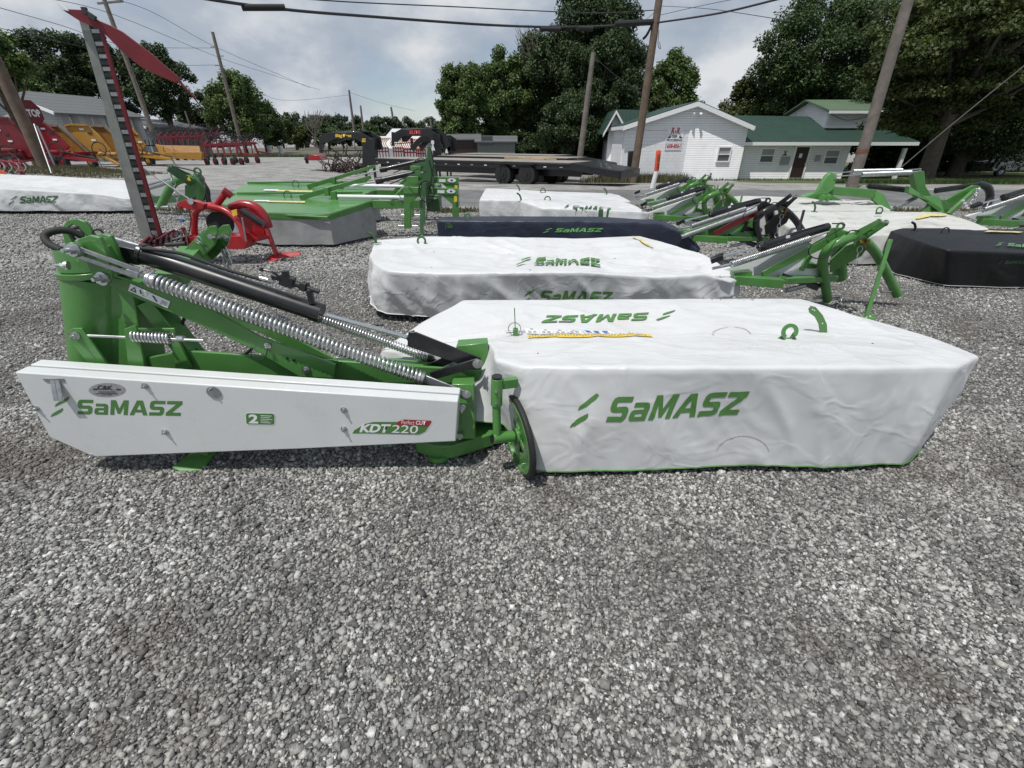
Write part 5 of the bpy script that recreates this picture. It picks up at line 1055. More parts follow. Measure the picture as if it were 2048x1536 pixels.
# gable facade: block part left, siding right
xl = P(1250, 268, BY).x; xr = P(1495, 262, BY).x; xm = P(1378, 270, BY).x; ze = P(1246, 258, BY).z; zbk = P(1246, 258, BY).z-.06; ap = P(1397, 212, BY)
def W(x, z, y=BY): return Vector((x, y+.1, z))
bp(MB().prism([W(xl, gz), W(xm, gz), W(xm, zbk), W(xl, zbk)], (0, .2, 0)), 'block_wall', 'block')
bp(MB().prism([W(xm, gz, BY-.04), W(xr, gz, BY-.04), W(xr, ze+.05, BY-.04), W(ap.x, ap.z, BY-.04), W(xl+.2, ze, BY-.04), W(xl+.2, zbk+.01, BY-.04), W(xm, zbk+.01, BY-.04)], (0, .2, 0)), 'gable_wall', 'siding')
bp(MB().prism([W(xl, gz, BY+.1), W(xl, gz, BY+7), W(xl, ze, BY+7), W(xl, ze, BY+.1)], (.2, 0, 0)), 'side_wall', 'block')
e0 = P(1246, 252, BY-.32); e1 = P(1509, 252, BY-.32); a0 = P(1397, 203, BY-.32); bk = 8
for q, nm in ((e0, 'roof'), (e1, 'roof')):
    u = Vector((0, bk, 0)); bp(MB().prism([q, a0, a0+u, q+u] if q is e0 else [a0, q, q+u, a0+u], (0, 0, .1)), nm, 'roofgreen')
    bp(MB().prism([q+Vector((0,-.03,-.26)), a0+Vector((0,-.03,-.26)), a0+Vector((0,-.03,.0)), q+Vector((0,-.03,.0))], (0, .06, 0)), 'fascia', 'trim')
    dxx = Vector((-.05 if q is e0 else .05, 0, 0))
    bp(MB().prism([q+Vector((0,0,-.08)), a0+Vector((0,0,-.08)), a0+u+Vector((0,0,-.08)), q+u+Vector((0,0,-.08))], (0, 0, .04)), 'soffit', 'trim')
    bp(MB().bar(q+dxx+Vector((0,0,-.1)), q+u+dxx+Vector((0,0,-.1)), .06, .2), 'gutter', 'trim')
# left wing
LY = 36.5
lx0 = P(1217, 270, LY).x; lx1 = P(1252, 262, LY).x+1.2; lz = P(1210, 266, LY).z; la = P(1230, 226, LY)
bp(MB().prism([W(lx0, -.5, LY), W(lx1, -.5, LY), W(lx1, lz-.1, LY), W(la.x+1.1, lz+.1, LY), W(la.x, la.z-.05, LY), W(lx0, lz-.1, LY)], (0, .2, 0)), 'wing_wall', 'siding')
f0 = P(1206, 268, LY-.4); f1 = Vector((2*la.x-f0.x+.3, LY-.4, f0.z)); fa = Vector((la.x, LY-.4, la.z+.15))
for q in (f0, f1):
    u = Vector((0, 5, 0)); bp(MB().prism([q, fa, fa+u, q+u], (0, 0, .08)), 'roof', 'roofgreen')
    bp(MB().prism([q+Vector((0,-.03,-.2)), fa+Vector((0,-.03,-.2)), fa+Vector((0,-.03,0)), q+Vector((0,-.03,0))], (0, .06, 0)), 'fascia', 'trim')
pz = P(1240, 229, LY).z
bp(MB().prism([fa+Vector((0,.8,.06)), Vector((ap.x-2, LY+1, la.z+.2)), Vector((ap.x-2.5, LY-2.4, f0.z+.75)), Vector((f1.x, LY-.3, f0.z+.05))], (0, 0, .06)), 'roof', 'roofgreen')
# main wing to the right
MY = BY+.6
wx1 = P(1700, 300, MY).x; wz = P(1600, 290, MY).z
bp(MB().prism([W(xr-.1, gz, MY), W(wx1, gz, MY), W(wx1, wz, MY), W(xr-.1, wz, MY)], (0, .2, 0)), 'front_wall', 'siding')
bp(MB().prism([W(wx1, gz, MY+.1), W(wx1, gz, MY+7), W(wx1, wz, MY+7), W(wx1, wz, MY+.1)], (.1, 0, 0)), 'side_wall', 'siding')
EY = BY+.22
ea = P(1484, 284, EY); eb = P(1836, 289, EY); ra = P(1469, 232, BY+4.2); rb = P(1615, 234, BY+4.2); rc = P(1655, 255, BY+2.2); rd = P(1762, 255, BY+2.2); re_ = P(1800, 268, BY+1.5)
eb.z = ea.z
bp(MB().prism([ea, eb, rd, rc, rb, ra], (0, 0, .08)), 'roof', 'roofgreen')
bp(MB().prism([eb, eb+Vector((0, 7, 0)), rd+Vector((0,4,0)), rd], (0, 0, .08)), 'roof', 'roofgreen')
bp(MB().box((ea+eb)/2+Vector((0, -.04, -.1)), ((eb-ea).x, .10, .2)), 'gutter', 'trim')
bp(MB().prism([ea+Vector((0,.05,-.12)), eb+Vector((0,.05,-.12)), eb+Vector((0,6.9,-.12)), ea+Vector((0,1.5,-.12))], (0, 0, .04)), 'porch_ceiling', 'trim')
for cx_, yy in ((1812, EY+.25), (1680, EY+4.5)):
    c = P(cx_, 293, yy); bp(MB().box((c.x, yy, (c.z-.1+gz)/2), (.2, .2, c.z-.1-gz)), 'porch_post', 'trim')
# upper storey
UY = BY+1.9
u0 = P(1661, 224, UY); u1 = P(1762, 226, UY); ub = P(1655, 256, UY).z; xb = u0.x; xe = u1.x
bp(MB().prism([W(xb, ub, UY), W(xe, ub, UY), W(xe, u0.z, UY), W(xb, u0.z, UY)], (0, .15, 0)), 'upper_wall', 'siding')
pk = P(1618, 204, UY+2.6); fl = P(1566, 236, UY+5)
bp(MB().prism([Vector((xb, UY+.08, ub)), Vector((xb, UY+.08, u0.z)), Vector((xb-.0, UY+2.6, pk.z)), Vector((xb, UY+5, u0.z)), Vector((xb, UY+5, ub))], (.12, 0, 0)), 'upper_gable', 'siding')
s0_ = P(1659, 221, UY-.4); s1_ = P(1779, 221, UY-.4); s1_.z = s0_.z; r0_ = Vector((s0_.x-.1, UY+2.6, pk.z+.1)); r1_ = Vector((s1_.x, UY+2.6, pk.z+.1))
bp(MB().prism([s0_, s1_, r1_, r0_], (0, 0, .08)), 'upper_roof', 'rooflight')
bp(MB().prism([r0_, r1_, Vector((s1_.x, UY+5.3, s0_.z)), Vector((s0_.x, UY+5.3, s0_.z))], (0, 0, .08)), 'upper_roof', 'rooflight')
bp(MB().box((s0_+s1_)/2+Vector((0, -.03, -.09)), ((s1_-s0_).x, .06, .16)), 'fascia', 'trim')
bp(MB().bar(Vector((xb-.03, UY-.05, ub+.04)), Vector((xe, UY-.05, ub+.04)), .05, .1), 'sill_trim', 'trim')
cable_ = MB().path([P(1662, 228, UY-.1), P(1690, 240, UY-.1), P(1720, 237, UY-.1), P(1735, 232, UY-.1)], .015, 6, smooth=True); bp(cable_, 'service_cable', 'ink')
def window(x0, y0, x1, y1, Y, parts=True):
    a, b = P(x0, y0, Y), P(x1, y1, Y); w = b.x-a.x; h = a.z-b.z; c = Vector(((a.x+b.x)/2, Y-.03, (a.z+b.z)/2))
    g = MB(); t = .07
    g.box(c+Vector((0,0,h/2)), (w+t, .08, t)); g.box(c-Vector((0,0,h/2)), (w+t, .1, t))
    for s in (-1, 1): g.box(c+Vector((s*w/2,0,0)), (t, .08, h-t))
    g.box(c, (w-t, .06, .05)); f = bp(g, 'window', 'trim')
    bp(MB().box(c+Vector((0,.03,h*.25)), (w-t, .02, h*.5-.06)), 'pane', 'blinds' , f); bp(MB().box(c+Vector((0,.03,-h*.25)), (w-t, .02, h*.5-.06)), 'pane', 'glassg', f)
M['blinds'] = mat('window_blind', (.30, .31, .32), .5); M['glassg'] = mat('grey_window_glass', (.10, .105, .11), .15)
window(1438, 294, 1457, 323, BY-.05); window(1524, 297, 1544, 325, MY); window(1653, 300, 1672, 328, MY)
dl, dr_ = P(1592, 294, MY), P(1616, 294, MY); dz = dl.z; dw = .95; dx_ = dl.x
g = MB(); g.box((dx_+dw/2, MY-.04, (gz+dz)/2+.05), (dw, .06, dz-gz-.1)); dr = bp(g, 'door', 'doorbrown')
g = MB()
for s in (0, dw): g.box((dx_+s, MY-.05, (gz+dz)/2+.05), (.09, .1, dz-gz-.1))
g.box((dx_+dw/2, MY-.05, dz+.045), (dw+.09, .1, .09)); bp(g, 'door_frame', 'trim', dr)
bp(MB().box((dx_+.42, MY-.08, .75), (.20, .01, .25)), 'notice', 'paper', dr); bp(MB().box((dx_+dw/2, MY-.08, gz+.16), (dw-.12, .01, .22)), 'kick_plate', 'grey', dr); bp(MB().box((dx_+dw-.1, MY-.1, .25), (.05, .05, .12)), 'handle', 'steel', dr)
def sgn(name, bm, px0, py0, px1, py1, m, Y, par=None, lift=.01):
    a, b = P(px0, py1, Y), P(px1, py0, Y); return decal(name, bm, Vector((a.x, Y, a.z)), Vector((b.x-a.x, 0, 0)), Vector((0, 0, b.z-a.z)), M[m], par or bl, lift=lift)
def wsign(x0, y0, x1, y1, Y, full=True):
    a, b = P(x0, y1, Y), P(x1, y0, Y); w, h = b.x-a.x, b.z-a.z; o = Vector((a.x, Y-.03, a.z))
    s = bp(MB().box(o+Vector((w/2, .01, h/2)), (w, .03, h)), 'wall_sign', 'sign')
    D = lambda bm, x, y, w_, h_, m, l=.006: decal('printed_lettering', bm, o+Vector((x*w, -.005, y*h)), Vector((w_*w, 0, 0)), Vector((0, 0, h_*h)), M[m], s, lift=l)
    D(text_bm('R-R', .035, .1, 1.15), .24, .70, .52, .28, 'redink'); D(text_bm('DEER', .03), .32, .54, .34, .11, 'ink'); D(text_bm('PROCESSING', .03), .04, .38, .92, .11, 'ink')
    if full:
        D(rects_bm([(0,0,1,.03),(0,.97,1,1),(0,.03,.015,.97),(.985,.03,1,.97)]), .02, .05, .96, .26, 'redink'); D(text_bm('658-8561', .04, .1), .11, .09, .82, .18, 'redink'); D(text_bm('1', .02), .04, .09, .025, .18, 'redink')
    else: D(text_bm('658-8561', .02), .2, .12, .6, .12, 'greyink')
    for q in (.06, .76):
        dm = 1 if q < .5 else -1
        bm = curve_mesh([[(0,0),(.9,0),(.95,.5),(.7,.65),(.5,.45),(.15,.3)], [(.55,.66),(.62,.95),(.5,1),(.45,.8)], [(.75,.7),(.95,1),(.85,1.05),(.65,.75)]]); norm_bm(bm)
        if dm < 0:
            for v in bm.verts: v.co.x = 1-v.co.x
            bmesh.ops.reverse_faces(bm, faces=bm.faces[:])
        D(bm, q, .52, .2, .17, 'ink')
M['sign'] = mat('sign_board_white', (.75, .75, .77), .5)
wsign(1329, 254, 1369, 300, BY); wsign(1229, 256, 1251, 294, LY, False)
a = P(1562, 313, MY); b = P(1576, 329, MY); pq = bp(MB().box(((a.x+b.x)/2, MY-.05, (a.z+b.z)/2), (b.x-a.x, .04, a.z-b.z)), 'plaque', 'greyink')
sgn('printed_emblem', norm_bm(curve_mesh([[(0,0),(1,0),(.9,.2),(.62,.25),(.62,.5),(.9,1),(.75,1),(.5,.6),(.25,1),(.1,1),(.38,.5),(.38,.25),(.1,.2)]])), 1564, 301, 1577, 311, 'ink', MY-.02)
a = P(1634, 316, MY); bp(MB().box((a.x, MY-.08, a.z), (.30, .16, .34)), 'meter_box', 'greyink', bevel=.02)
for k in (-.15, .15):
    c = P(1393, 226, BY-.1)+Vector((k, -.1, 0)); bp(MB().tube(c, c+Vector((k*.8, -.18, -.1)), .05, .09), 'floodlight', 'trim')
bp(MB().box(P(1421, 352, BY-.1), (.08, .08, .35)), 'tap', 'ink')
# ================================================================ LONG GREY BUILDINGS (left)
def longbuild(label, pxs, Y0, Y1, eav, ridge, wallbase, name='apartment_building', wins=5, gable=True):
    # pxs: near-left px, far-right px of the front wall
    a = P(pxs[0], eav[0], Y0); b = P(pxs[1], eav[1], Y1); d = (b-a); d.z = 0; L_ = d.length; u = d.normalized(); n = Vector((-u.y, u.x, 0))
    if n.y < 0: n = -n
    z0 = terrain(a.x, Y0); ze = (a.z+b.z)/2; zr = P(ridge[0], ridge[1], Y0+4).z
    r = empty(name, (a.x, a.y, z0), label, 'building'); W_ = 9
    def pt(s, t, z): v = a+u*s+n*t; v.z = z; return v
    bp(MB().prism([pt(0,0,z0), pt(L_,0,z0), pt(L_,0,ze), pt(0,0,ze)], n*.2), 'front_wall', 'greywall', r)
    bp(MB().prism([pt(0,.1,z0), pt(0,W_,z0), pt(0,W_,ze), pt(0,W_/2,zr-.1), pt(0,.1,ze)], u*.2), 'gable_wall', 'paleside', r)
    o = .5
    bp(MB().prism([pt(-o,-o,ze-.1), pt(L_+o,-o,ze-.1), pt(L_+o,W_/2,zr), pt(-o,W_/2,zr)], (0,0,.12)), 'roof', 'shingle', r)
    bp(MB().prism([pt(-o,W_+o,ze-.1), pt(L_+o,W_+o,ze-.1), pt(L_+o,W_/2,zr), pt(-o,W_/2,zr)], (0,0,.12)), 'roof', 'shingle', r)
    bp(MB().bar(pt(-o-.05,-o,ze-.1), pt(-o-.05,W_/2,zr), .08, .22), 'fascia', 'trim', r); bp(MB().bar(pt(-o-.05,W_+o,ze-.1), pt(-o-.05,W_/2,zr), .08, .22), 'fascia', 'trim', r)
    for k in range(wins):
        s = L_*(k+.5)/wins; w = L_/wins*.22
        f = bp(MB().prism([pt(s-w,-.03,z0+.4), pt(s+w,-.03,z0+.4), pt(s+w,-.03,ze-.3), pt(s-w,-.03,ze-.3)], n*.04), 'window', 'glass', r)
        bp(MB().bar(pt(s,-.07,z0+.4), pt(s,-.07,ze-.3), .08, .05), 'mullion', 'trim', f)
    g = MB()
    for k in range(wins+1): s = L_*k/wins; g = MB(); bp(g.prism([pt(s-.25,-.08,z0), pt(s+.25,-.08,z0), pt(s+.25,-.08,ze-.12), pt(s-.25,-.08,ze-.12)], n*.06), 'pilaster', 'paleside', r)
    f = bp(MB().prism([pt(-.04,2.2,z0+1.1), pt(-.04,3.2,z0+1.1), pt(-.04,3.2,z0+2.3), pt(-.04,2.2,z0+2.3)], u*.03), 'window', 'glass', r)
    return r
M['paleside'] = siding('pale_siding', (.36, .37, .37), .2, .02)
longbuild('long grey building with a shingle roof, left behind the red and yellow machines', (108, 275), 44, 52, (221, 236), (30, 186), 300, wins=4)
longbuild('pale gable fronted building half hidden at the left edge behind the leaning pole', (-140, 20), 42, 46, (214, 216), (-60, 188), 300, wins=3)
longbuild('farther low grey building with a shallow roof, right of the cutter bar', (292, 405), 58, 66, (252, 258), (300, 238), 300, wins=4)
# white sheds and mobile home in the middle
def shed(name, label, x0, x1, y0, y1, Y, m, roofm, d=6, rise=.8):
    a = P(x0, y1, Y); b = P(x1, y0, Y); z0 = terrain(a.x, Y); r = empty(name, (a.x, Y, z0), label, 'building'); z1 = b.z-rise
    bp(MB().box(((a.x+b.x)/2, Y+d/2, (z0+z1)/2), (b.x-a.x, d, z1-z0)), 'wall', m, r)
    q = [Vector((a.x-.2, Y-.2, z1)), Vector((b.x+.2, Y-.2, z1)), Vector((b.x+.2, Y+d/2, z1+rise)), Vector((a.x-.2, Y+d/2, z1+rise))]
    bp(MB().prism(q, (0,0,.08)), 'roof', roofm, r); bp(MB().prism([q[3], q[2], q[2]+Vector((0,d/2,-rise)), q[3]+Vector((0,d/2,-rise))], (0,0,.08)), 'roof', roofm, r)
    return r
shed('shed', 'long low shed with a bright white metal roof behind the trailer necks', 770, 920, 256, 272, 62, 'paleside', 'white', 10, 1.2)
sh2 = shed('tent', 'white canopy tent between the two black trailer necks', 752, 832, 273, 298, 48, 'trim', 'tarp', 5, 1.0)
M['shadywall'] = mat('tree_shaded_wall', (.15, .165, .15), .7, vary=.2)  # pale wall darkened so its colour carries the shade of the trees
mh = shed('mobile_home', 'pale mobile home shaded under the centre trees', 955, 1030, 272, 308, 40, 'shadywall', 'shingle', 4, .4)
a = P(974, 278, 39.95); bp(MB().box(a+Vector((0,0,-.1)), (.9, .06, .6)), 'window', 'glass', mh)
bpx = shed('shed', 'dark brown shed beside the mobile home, shaded under the trees', 895, 955, 268, 305, 42, 'doorbrown', 'shingle', 4, .4)
# ================================================================ POLES AND WIRES
def pole(label, p0, p1, Y, r0, r1, m='wood', name='utility_pole', z0=None, Y1=None):
    a = P(*p0, Y); b = P(*p1, Y1 or Y)
    r = empty(name, (a.x, Y, a.z), label, 'utility pole'); g = MB(); d = (b-a); g.path([a-Vector((0,0,.4)), a.lerp(b, .35)+Vector((.02,0,0)), a.lerp(b, .7), b], [r0, r1], 14); g.build('shaft', M[m], r, smooth=60); return r, a, b
pl_, a, b = pole('leaning brown wooden utility pole at the left, in front of the red machine', (89,333), (-70,-10), 26, .27, .24)
w_, wa, wb = pole('pale grey utility pole with top crossarm behind the upright cutter bar', (302,254), (208,-2), 50, .22, .17, 'greywood', z0=0)
g = MB(); g.bar(wb+Vector((-.7,0,-.3)), wb+Vector((1.6,0,-.15)), .12, .14); g.build('crossarm', M['greywood'], w_)
g = MB(); g.path([wb+Vector((1.4,0,-.1)), wb+Vector((1.4,0,.4))], .1, 8); g.build('insulator', M['grey'], w_)
f_, fa_, fb_ = pole('thin tall grey utility pole with short side insulators, right of the red board', (478,272), (425,64), 62, .22, .16, 'greywood')
for k, (x, y, s) in enumerate(((428,94,-1), (440,112,1), (437,131,-1), (447,166,-1))):
    c = P(x, y, 62); g = MB(); g.bar(P(428+ (y-75)*.255, y, 62), c+Vector((s*.4,0,0)), .1, .08); g.build('insulator_arm', M['grey'], f_)
pole('tiny distant pole standing before the low roof, right of the white pole', (381,256), (370,222), 55, .09, .07, 'greywood')
pole('left one of the two thin distant poles over the far tree line', (708,262), (698,180), 88, .22, .15, 'greywood')
pole('shorter right one of the two thin distant poles over the far tree line', (727,265), (721,211), 96, .22, .15, 'greywood')
pole('stubby far pole top peeping over the trees above the red lettered neck', (785,232), (782,214), 100, .2, .18, 'greywood')
pole('stubby far pole beside the bottom of the rounded centre tree', (863,262), (861,238), 90, .2, .18, 'greywood')
s_, sa, sb_ = pole('short bare grey wooden pole before the dark centre trees', (1157,330), (1187,105), 31, .19, .13, 'greywood')
mp_, ma, mb = pole('tall brown wooden utility pole carrying the black cables, left of the red sign', (1266,358), (1321,-20), 24, .19, .15)
mp_['category'] = 'utility pole'
rp_, ra_, rb_ = pole('thick grey wooden utility pole in front of the porch, orange mark on it', (1702,378), (1824,-25), 18.9, .20, .165, 'greywood')
o_ = MB(); c0 = ra_.lerp(rb_, .210); c1 = ra_.lerp(rb_, .228); o_.path([c0, c1], [.199, .198], 16); o_.build('orange_mark', mat('orange_marking', (.20,.07,.04), .7, vary=.3, vscale=9), rp_)
pk_ = empty('wooden_post', Z(1258, 352, 0), 'short blackened wooden post beside the tall brown pole', 'post'); tz = terrain(P(1258,352,25).x, 25)
q0 = P(1259, 356, 25.2); q1 = P(1262, 302, 25.2); pk_.location = q0
o = MB().bar(q0-Vector((0,0,.2)), q1, .26, .2).build('post', mat('tarred_wood', (.03,.028,.026), .8, vary=.3), pk_, bevel=.02)
gm = empty('pipeline_marker', P(1303, 378, 18.6), 'white marker post with an orange domed top and black lettering', 'marker post')
q0 = P(1302, 380, 18.6); q1 = P(1313, 342, 18.6); q2 = P(1317, 304, 18.6)
MB().tube(q0-Vector((0,0,.2)), q1, .085, seg=16).build('post', M['paper'], gm); MB().path([q1, q2, q2+Vector((0,0,.05)), q2+Vector((0,0,.08))], [.09, .09, .078, .03], 18).build('orange_sleeve', M['orange'], gm)
dv = (q2-q1); rt = Vector((1,0,0))
decal('printed_lettering', text_bm('GAS', .03), q1+dv*.08+Vector((.045,-.098,0)), dv*.36, Vector((-.09,0,0)), M['ink'], gm, lift=.003)
decal('printed_lettering', rects_bm([(0,0,.9,.1),(0,.2,1,.3),(0,.4,.8,.5),(0,.7,1,.95)]), q1+dv*.5+Vector((.05,-.098,0)), dv*.4, Vector((-.10,0,0)), M['ink'], gm, lift=.003)
def wire(label, pts, r, name='power_cable', cat='cable', group=None):
    P3 = [P(*p) for p in pts]; o = MB().path(P3, r, 6, smooth=True).build(name, M['ink'], None, smooth=60); tag(o, label, cat, group); return o
wire('thick black cable bundle sagging across the top from upper left to the tall brown pole', [(380,-8,15),(480,8,16.5),(600,22,17.5),(740,33,18.5),(860,42,20),(980,50,21.5),(1100,54,22.6),(1210,52,23.4),(1309,46,24)], .042)
wire('black cable rising from the tall brown pole to the upper right', [(1309,46,24),(1380,36,22.5),(1460,22,21),(1580,-8,19)], .035)
wire('thinner black cable above the thick bundle, ending at the tall brown pole', [(540,-8,17),(700,4,18.5),(920,14,20.5),(1080,22,22.4),(1200,26,23.3),(1311,20,24)], .018)
for i, (x0, y0, x1, y1, Y) in enumerate(((484,15,570,15,16.6), (1080,58,1120,59,22.4), (1155,57,1185,58,22.8))):
    a = P(x0, y0, Y); b = P(x1, y1, Y+.3); o = MB().tube(a, b, .085, seg=12).build('splice_case', M['blackmatte'], None); tag(o, ['long black splice case hanging on the cable at the top left', 'left small black splice case under the cable bundle', 'right small black splice case under the cable bundle'][i], 'splice case')
o = MB().path([P(1306,44,24), P(1270,46,23.6), P(1230,48,23.4)], .11, 8).build('cable_coil', M['blackmatte'], mp_)
o = MB().path([P(1303,52,24), P(1298,62,23.9), P(1292,72,23.9), P(1286,78,23.9)], .05, 8, smooth=True).build('cable_coil', M['blackmatte'], mp_)
o = MB().path([P(1318,60,23.9), P(1316,90,23.8), P(1321,97,23.8), P(1319,84,23.8)], .015, 6, smooth=True).build('loose_wire', M['ink'], mp_)
for i, (pts, lb) in enumerate((
  ([(-20,10,30),(120,50,38),(260,92,48),(430,96,60)], 'thin wire crossing the left sky above the broad tree'),
  ([(190,-10,40),(300,22,50),(427,92,62),(560,150,72),(620,176,80)], 'thin wire running from the top down to the pole with side insulators'),
  ([(-20,52,32),(150,90,42),(300,128,52),(436,130,62)], 'lower thin wire across the left tree tops'),
  ([(60,-10,30),(230,30,45),(430,112,62),(520,142,70),(640,180,85)], 'second thin wire sloping right behind the swath board'),
  ([(1330,-8,24),(1309,24,24),(1285,44,24)], 'short black jumper wire at the head of the tall brown pole'),
  ([(1321,12,24),(1420,18,20),(1580,42,14)], 'thin wire leaving the tall brown pole towards the right'),
  ([(1321,30,24),(1400,12,21),(1500,-8,18)], 'thin wire climbing from the tall brown pole to the top edge'),
  ([(1187,112,31),(1230,150,31),(1290,190,31)], 'slack wire hanging from the short bare grey pole'),
  ([(700,185,88),(760,205,92),(830,222,96)], 'faint wire from the thin distant poles to the right'),
  ([(478,150,62),(560,200,75),(698,190,88)], 'faint wire between the insulator pole and the thin distant pole'))):
    wire(lb, pts, .009 if pts[0][2] < 28 else .018, 'wire', 'wire')
wire('pale guy wire slanting up across the dark tree at the right edge', [(1801,336,20),(1900,252,18),(2060,122,15)], .014, 'guy_wire', 'guy wire').data.materials[0] = M['galv']
# stop sign
ss = empty('stop_sign', P(98, 350, 27), 'red octagonal traffic sign with white lettering, left behind the leaning pole', 'traffic sign')
c = P(64, 226, 27); n = Vector((.93, -.37, 0)).normalized(); x = Vector((0,0,1)).cross(n)*-1
ang = [R(22.5+45*k) for k in range(8)]; u_ = n.orthogonal()
side_ = Vector((0,0,1)).cross(n).normalized()
o = MB().prism([c+side_*math.cos(a)*.46+Vector((0,0,1))*math.sin(a)*.62 for a in ang], n*.02).build('sign_plate', M['dred'], ss, smooth=0)
decal('printed_lettering', text_bm('STOP', .05), c-side_*.34-Vector((0,0,.17)), side_*.68, Vector((0,0,.34)), M['paper'], ss, lift=.03)
o = MB().bar(c+Vector((0,0,.5))-n*.05, Vector((c.x, c.y, terrain(c.x, c.y)-.1))-n*.05, .06, .05).build('sign_post', M['galv'], ss)
st = empty('stake', P(103, 345, 24), 'thin pale leaning guy stake beside the foot of the leaning pole', 'stake'); MB().tube(P(68,248,25.5), P(103,347,24), .03).build('rod', M['galv'], st)
# ================================================================ TRAILERS
def wheel_(root, c, ax, r, w, name='wheel', rim='black'):
    ax = Vector(ax).normalized(); g = MB(); g.path([c-ax*w/2, c-ax*w*.38, c+ax*w*.38, c+ax*w/2], r*.97, 22); g.torus(c, ax, r*.86, r*.14, 26, 8); t = g.build(name, M['blackmatte'], root, smooth=50)
    g = MB(); g.disc(c-ax*(w*.5+.01), ax, r*.5, .02, 18); g.disc(c-ax*(w*.5+.03), ax, r*.18, .06, 12); g.build('rim', M[rim], t, smooth=50); return t
def trailer(label, A, B, W_, neck, NY, up, coupler, text, tm, tb, wheels=True, z=.80):
    A = Vector((A.x, A.y, 0)); B = Vector((B.x, B.y, 0)); d = (B-A).normalized(); n = Vector((-d.y, d.x, 0)); n = n if n.y > 0 else -n; L_ = (B-A).length
    zt_ = lambda s: terrain((A+d*s).x, (A+d*s).y)
    r = empty('flatbed_trailer', A, label, 'trailer', 'gooseneck flatbed trailers')
    def q(s, t, zz): v = A+d*s+n*t; v.z = zz+.02; return v
    Ld = L_*.84
    for t, nm in ((0, 'side_rail'), (W_, 'side_rail')):
        g = MB(); g.bar(q(0,t,z-.14), q(Ld,t,z-.14), .06, .26); g.bar(q(Ld,t,z-.14), q(L_,t,z-.38), .06, .26); g.bar(q(0,t+(-.05 if t == 0 else .05),z-.06), q(Ld,t+(-.05 if t == 0 else .05),z-.06), .03, .05); g.build(nm, M['black'], r, bevel=.004)
    g = MB(); g.prism([q(0,0.04,z-.02), q(Ld,.04,z-.02), q(Ld,W_-.04,z-.02), q(0,W_-.04,z-.02)], (0,0,.05)); g.build('deck', M['plank'], r)
    g = MB(); g.prism([q(Ld,0.04,z-.02), q(L_,.04,z-.26), q(L_,W_-.04,z-.26), q(Ld,W_-.04,z-.02)], (0,0,.05)); g.bar(q(L_,0,z-.40), q(L_,W_,z-.40), .1, .3); g.build('dovetail_ramp', M['black'], r)
    g = MB(); g.bar(q(0,.6,z-.42), q(L_*.86,.6,z-.40), .12, .3); g.bar(q(0,W_-.6,z-.42), q(L_*.86,W_-.6,z-.40), .12, .3); g.build('frame_beam', M['black'], r)
    for k in range(15):
        s = L_*.84*(k+.5)/15; g = MB(); p = q(s,-.065,z-.17); g.bar(p-d*.07, p+d*.07, .012, .035); g.build('reflector', M['paper'] if k % 2 else M['silverlab'], r)
    if wheels:
        for s in (.605, .695):
            for t in (.05, W_-.05):
                c = q(L_*s, t, 0); c.z = terrain(c.x, c.y)+.40; wheel_(r, c, n, .42, .5)
        g = MB(); c = q(L_*.65, .0, 0); c.z = terrain(c.x, c.y)+.82; g.bar(c-d*1.0, c+d*1.0, .5, .04); g.build('fender', M['black'], r)
    g = MB(); pp = [P(x, y, NY) for x, y in neck]; g.prism(pp, (0,.10,0)); g.prism([p+n*(W_*.32) for p in pp], (0,.10,0)); g.prism([P(neck[1][0],neck[1][1],NY), P(neck[2][0],neck[2][1],NY), P(neck[2][0],neck[2][1],NY)+n*W_*.32, P(neck[1][0],neck[1][1],NY)+n*W_*.32], (0,0,.08)); nk = g.build('gooseneck', M['black'], r, bevel=.01)
    g = MB(); u0, v0, u1, v1 = up; pts = [P(u0,v0,NY), P(u1,v0,NY), P(u1,v1,NY), P(u0,v1,NY)]; g.prism([p+Vector((0,.3,0)) for p in pts], (0,.7,0)); g.build('front_bulkhead', M['black'], r, bevel=.01)
    g = MB(); x0, y0, x1, y1 = coupler; g.bar(P((x0+x1)/2,y0,NY+.4), P((x0+x1)/2,y1,NY+.4), .16, .16); g.bar(P((x0+x1)/2,y1-4,NY+.4), P(u0,v1-30,NY+.4), .05, .05); g.build('coupler', M['black'], r)
    g = MB(); 
    for uu in (u0+4, u1-3): j = P(uu, v1-6, NY+.4); e_ = Vector((j.x, j.y, terrain(j.x, j.y))); MB().bar(j, e_, .12, .12).build('landing_leg', M['black'], r); 
    if text:
        a = P(tb[0], tb[3], NY-.06); b = P(tb[2], tb[3], NY-.06); c = P(tb[0], tb[1], NY-.06); decal('printed_lettering', text_bm(text, .05), a, b-a, c-a, M[tm], nk, lift=.02)
    return r, nk
t1, nk = trailer('nearest black flatbed trailer, its neck lettered in yellow', P(745,317,26.6), P(1240,352,19.6), 2.5,
  [(637,274),(662,264),(721,264),(739,274),(744,300),(728,300),(722,284),(714,278),(668,278),(652,286),(640,286)], 26.6, (725,276,750,331), (639,272,646,306), 'BigTex', 'ytape', (671,268,704,276))
a = P(724,284,26.5); decal('printed_lettering', rects_bm([(0,0,1,.3),(0,.4,.9,.6),(.1,.7,1,1)]), a, P(732,284,26.5)-a, P(724,277,26.5)-a, M['ytape'], nk, lift=.04)
a = P(1216,338,20.4); o = MB().box(a, (.22,.02,.1)).build('yellow_label', M['ytape'], t1)
t2, nk2 = trailer('second black flatbed trailer, its neck lettered in red', P(868,306,31.5), P(1196,331,25.4), 2.5,
  [(784,268),(802,258),(861,258),(875,268),(884,290),(874,300),(866,284),(856,272),(806,272),(796,284),(786,284)], 31.5, (866,268,880,312), (783,264,789,292), 'ELITE', 'redink', (819,261,841,268))
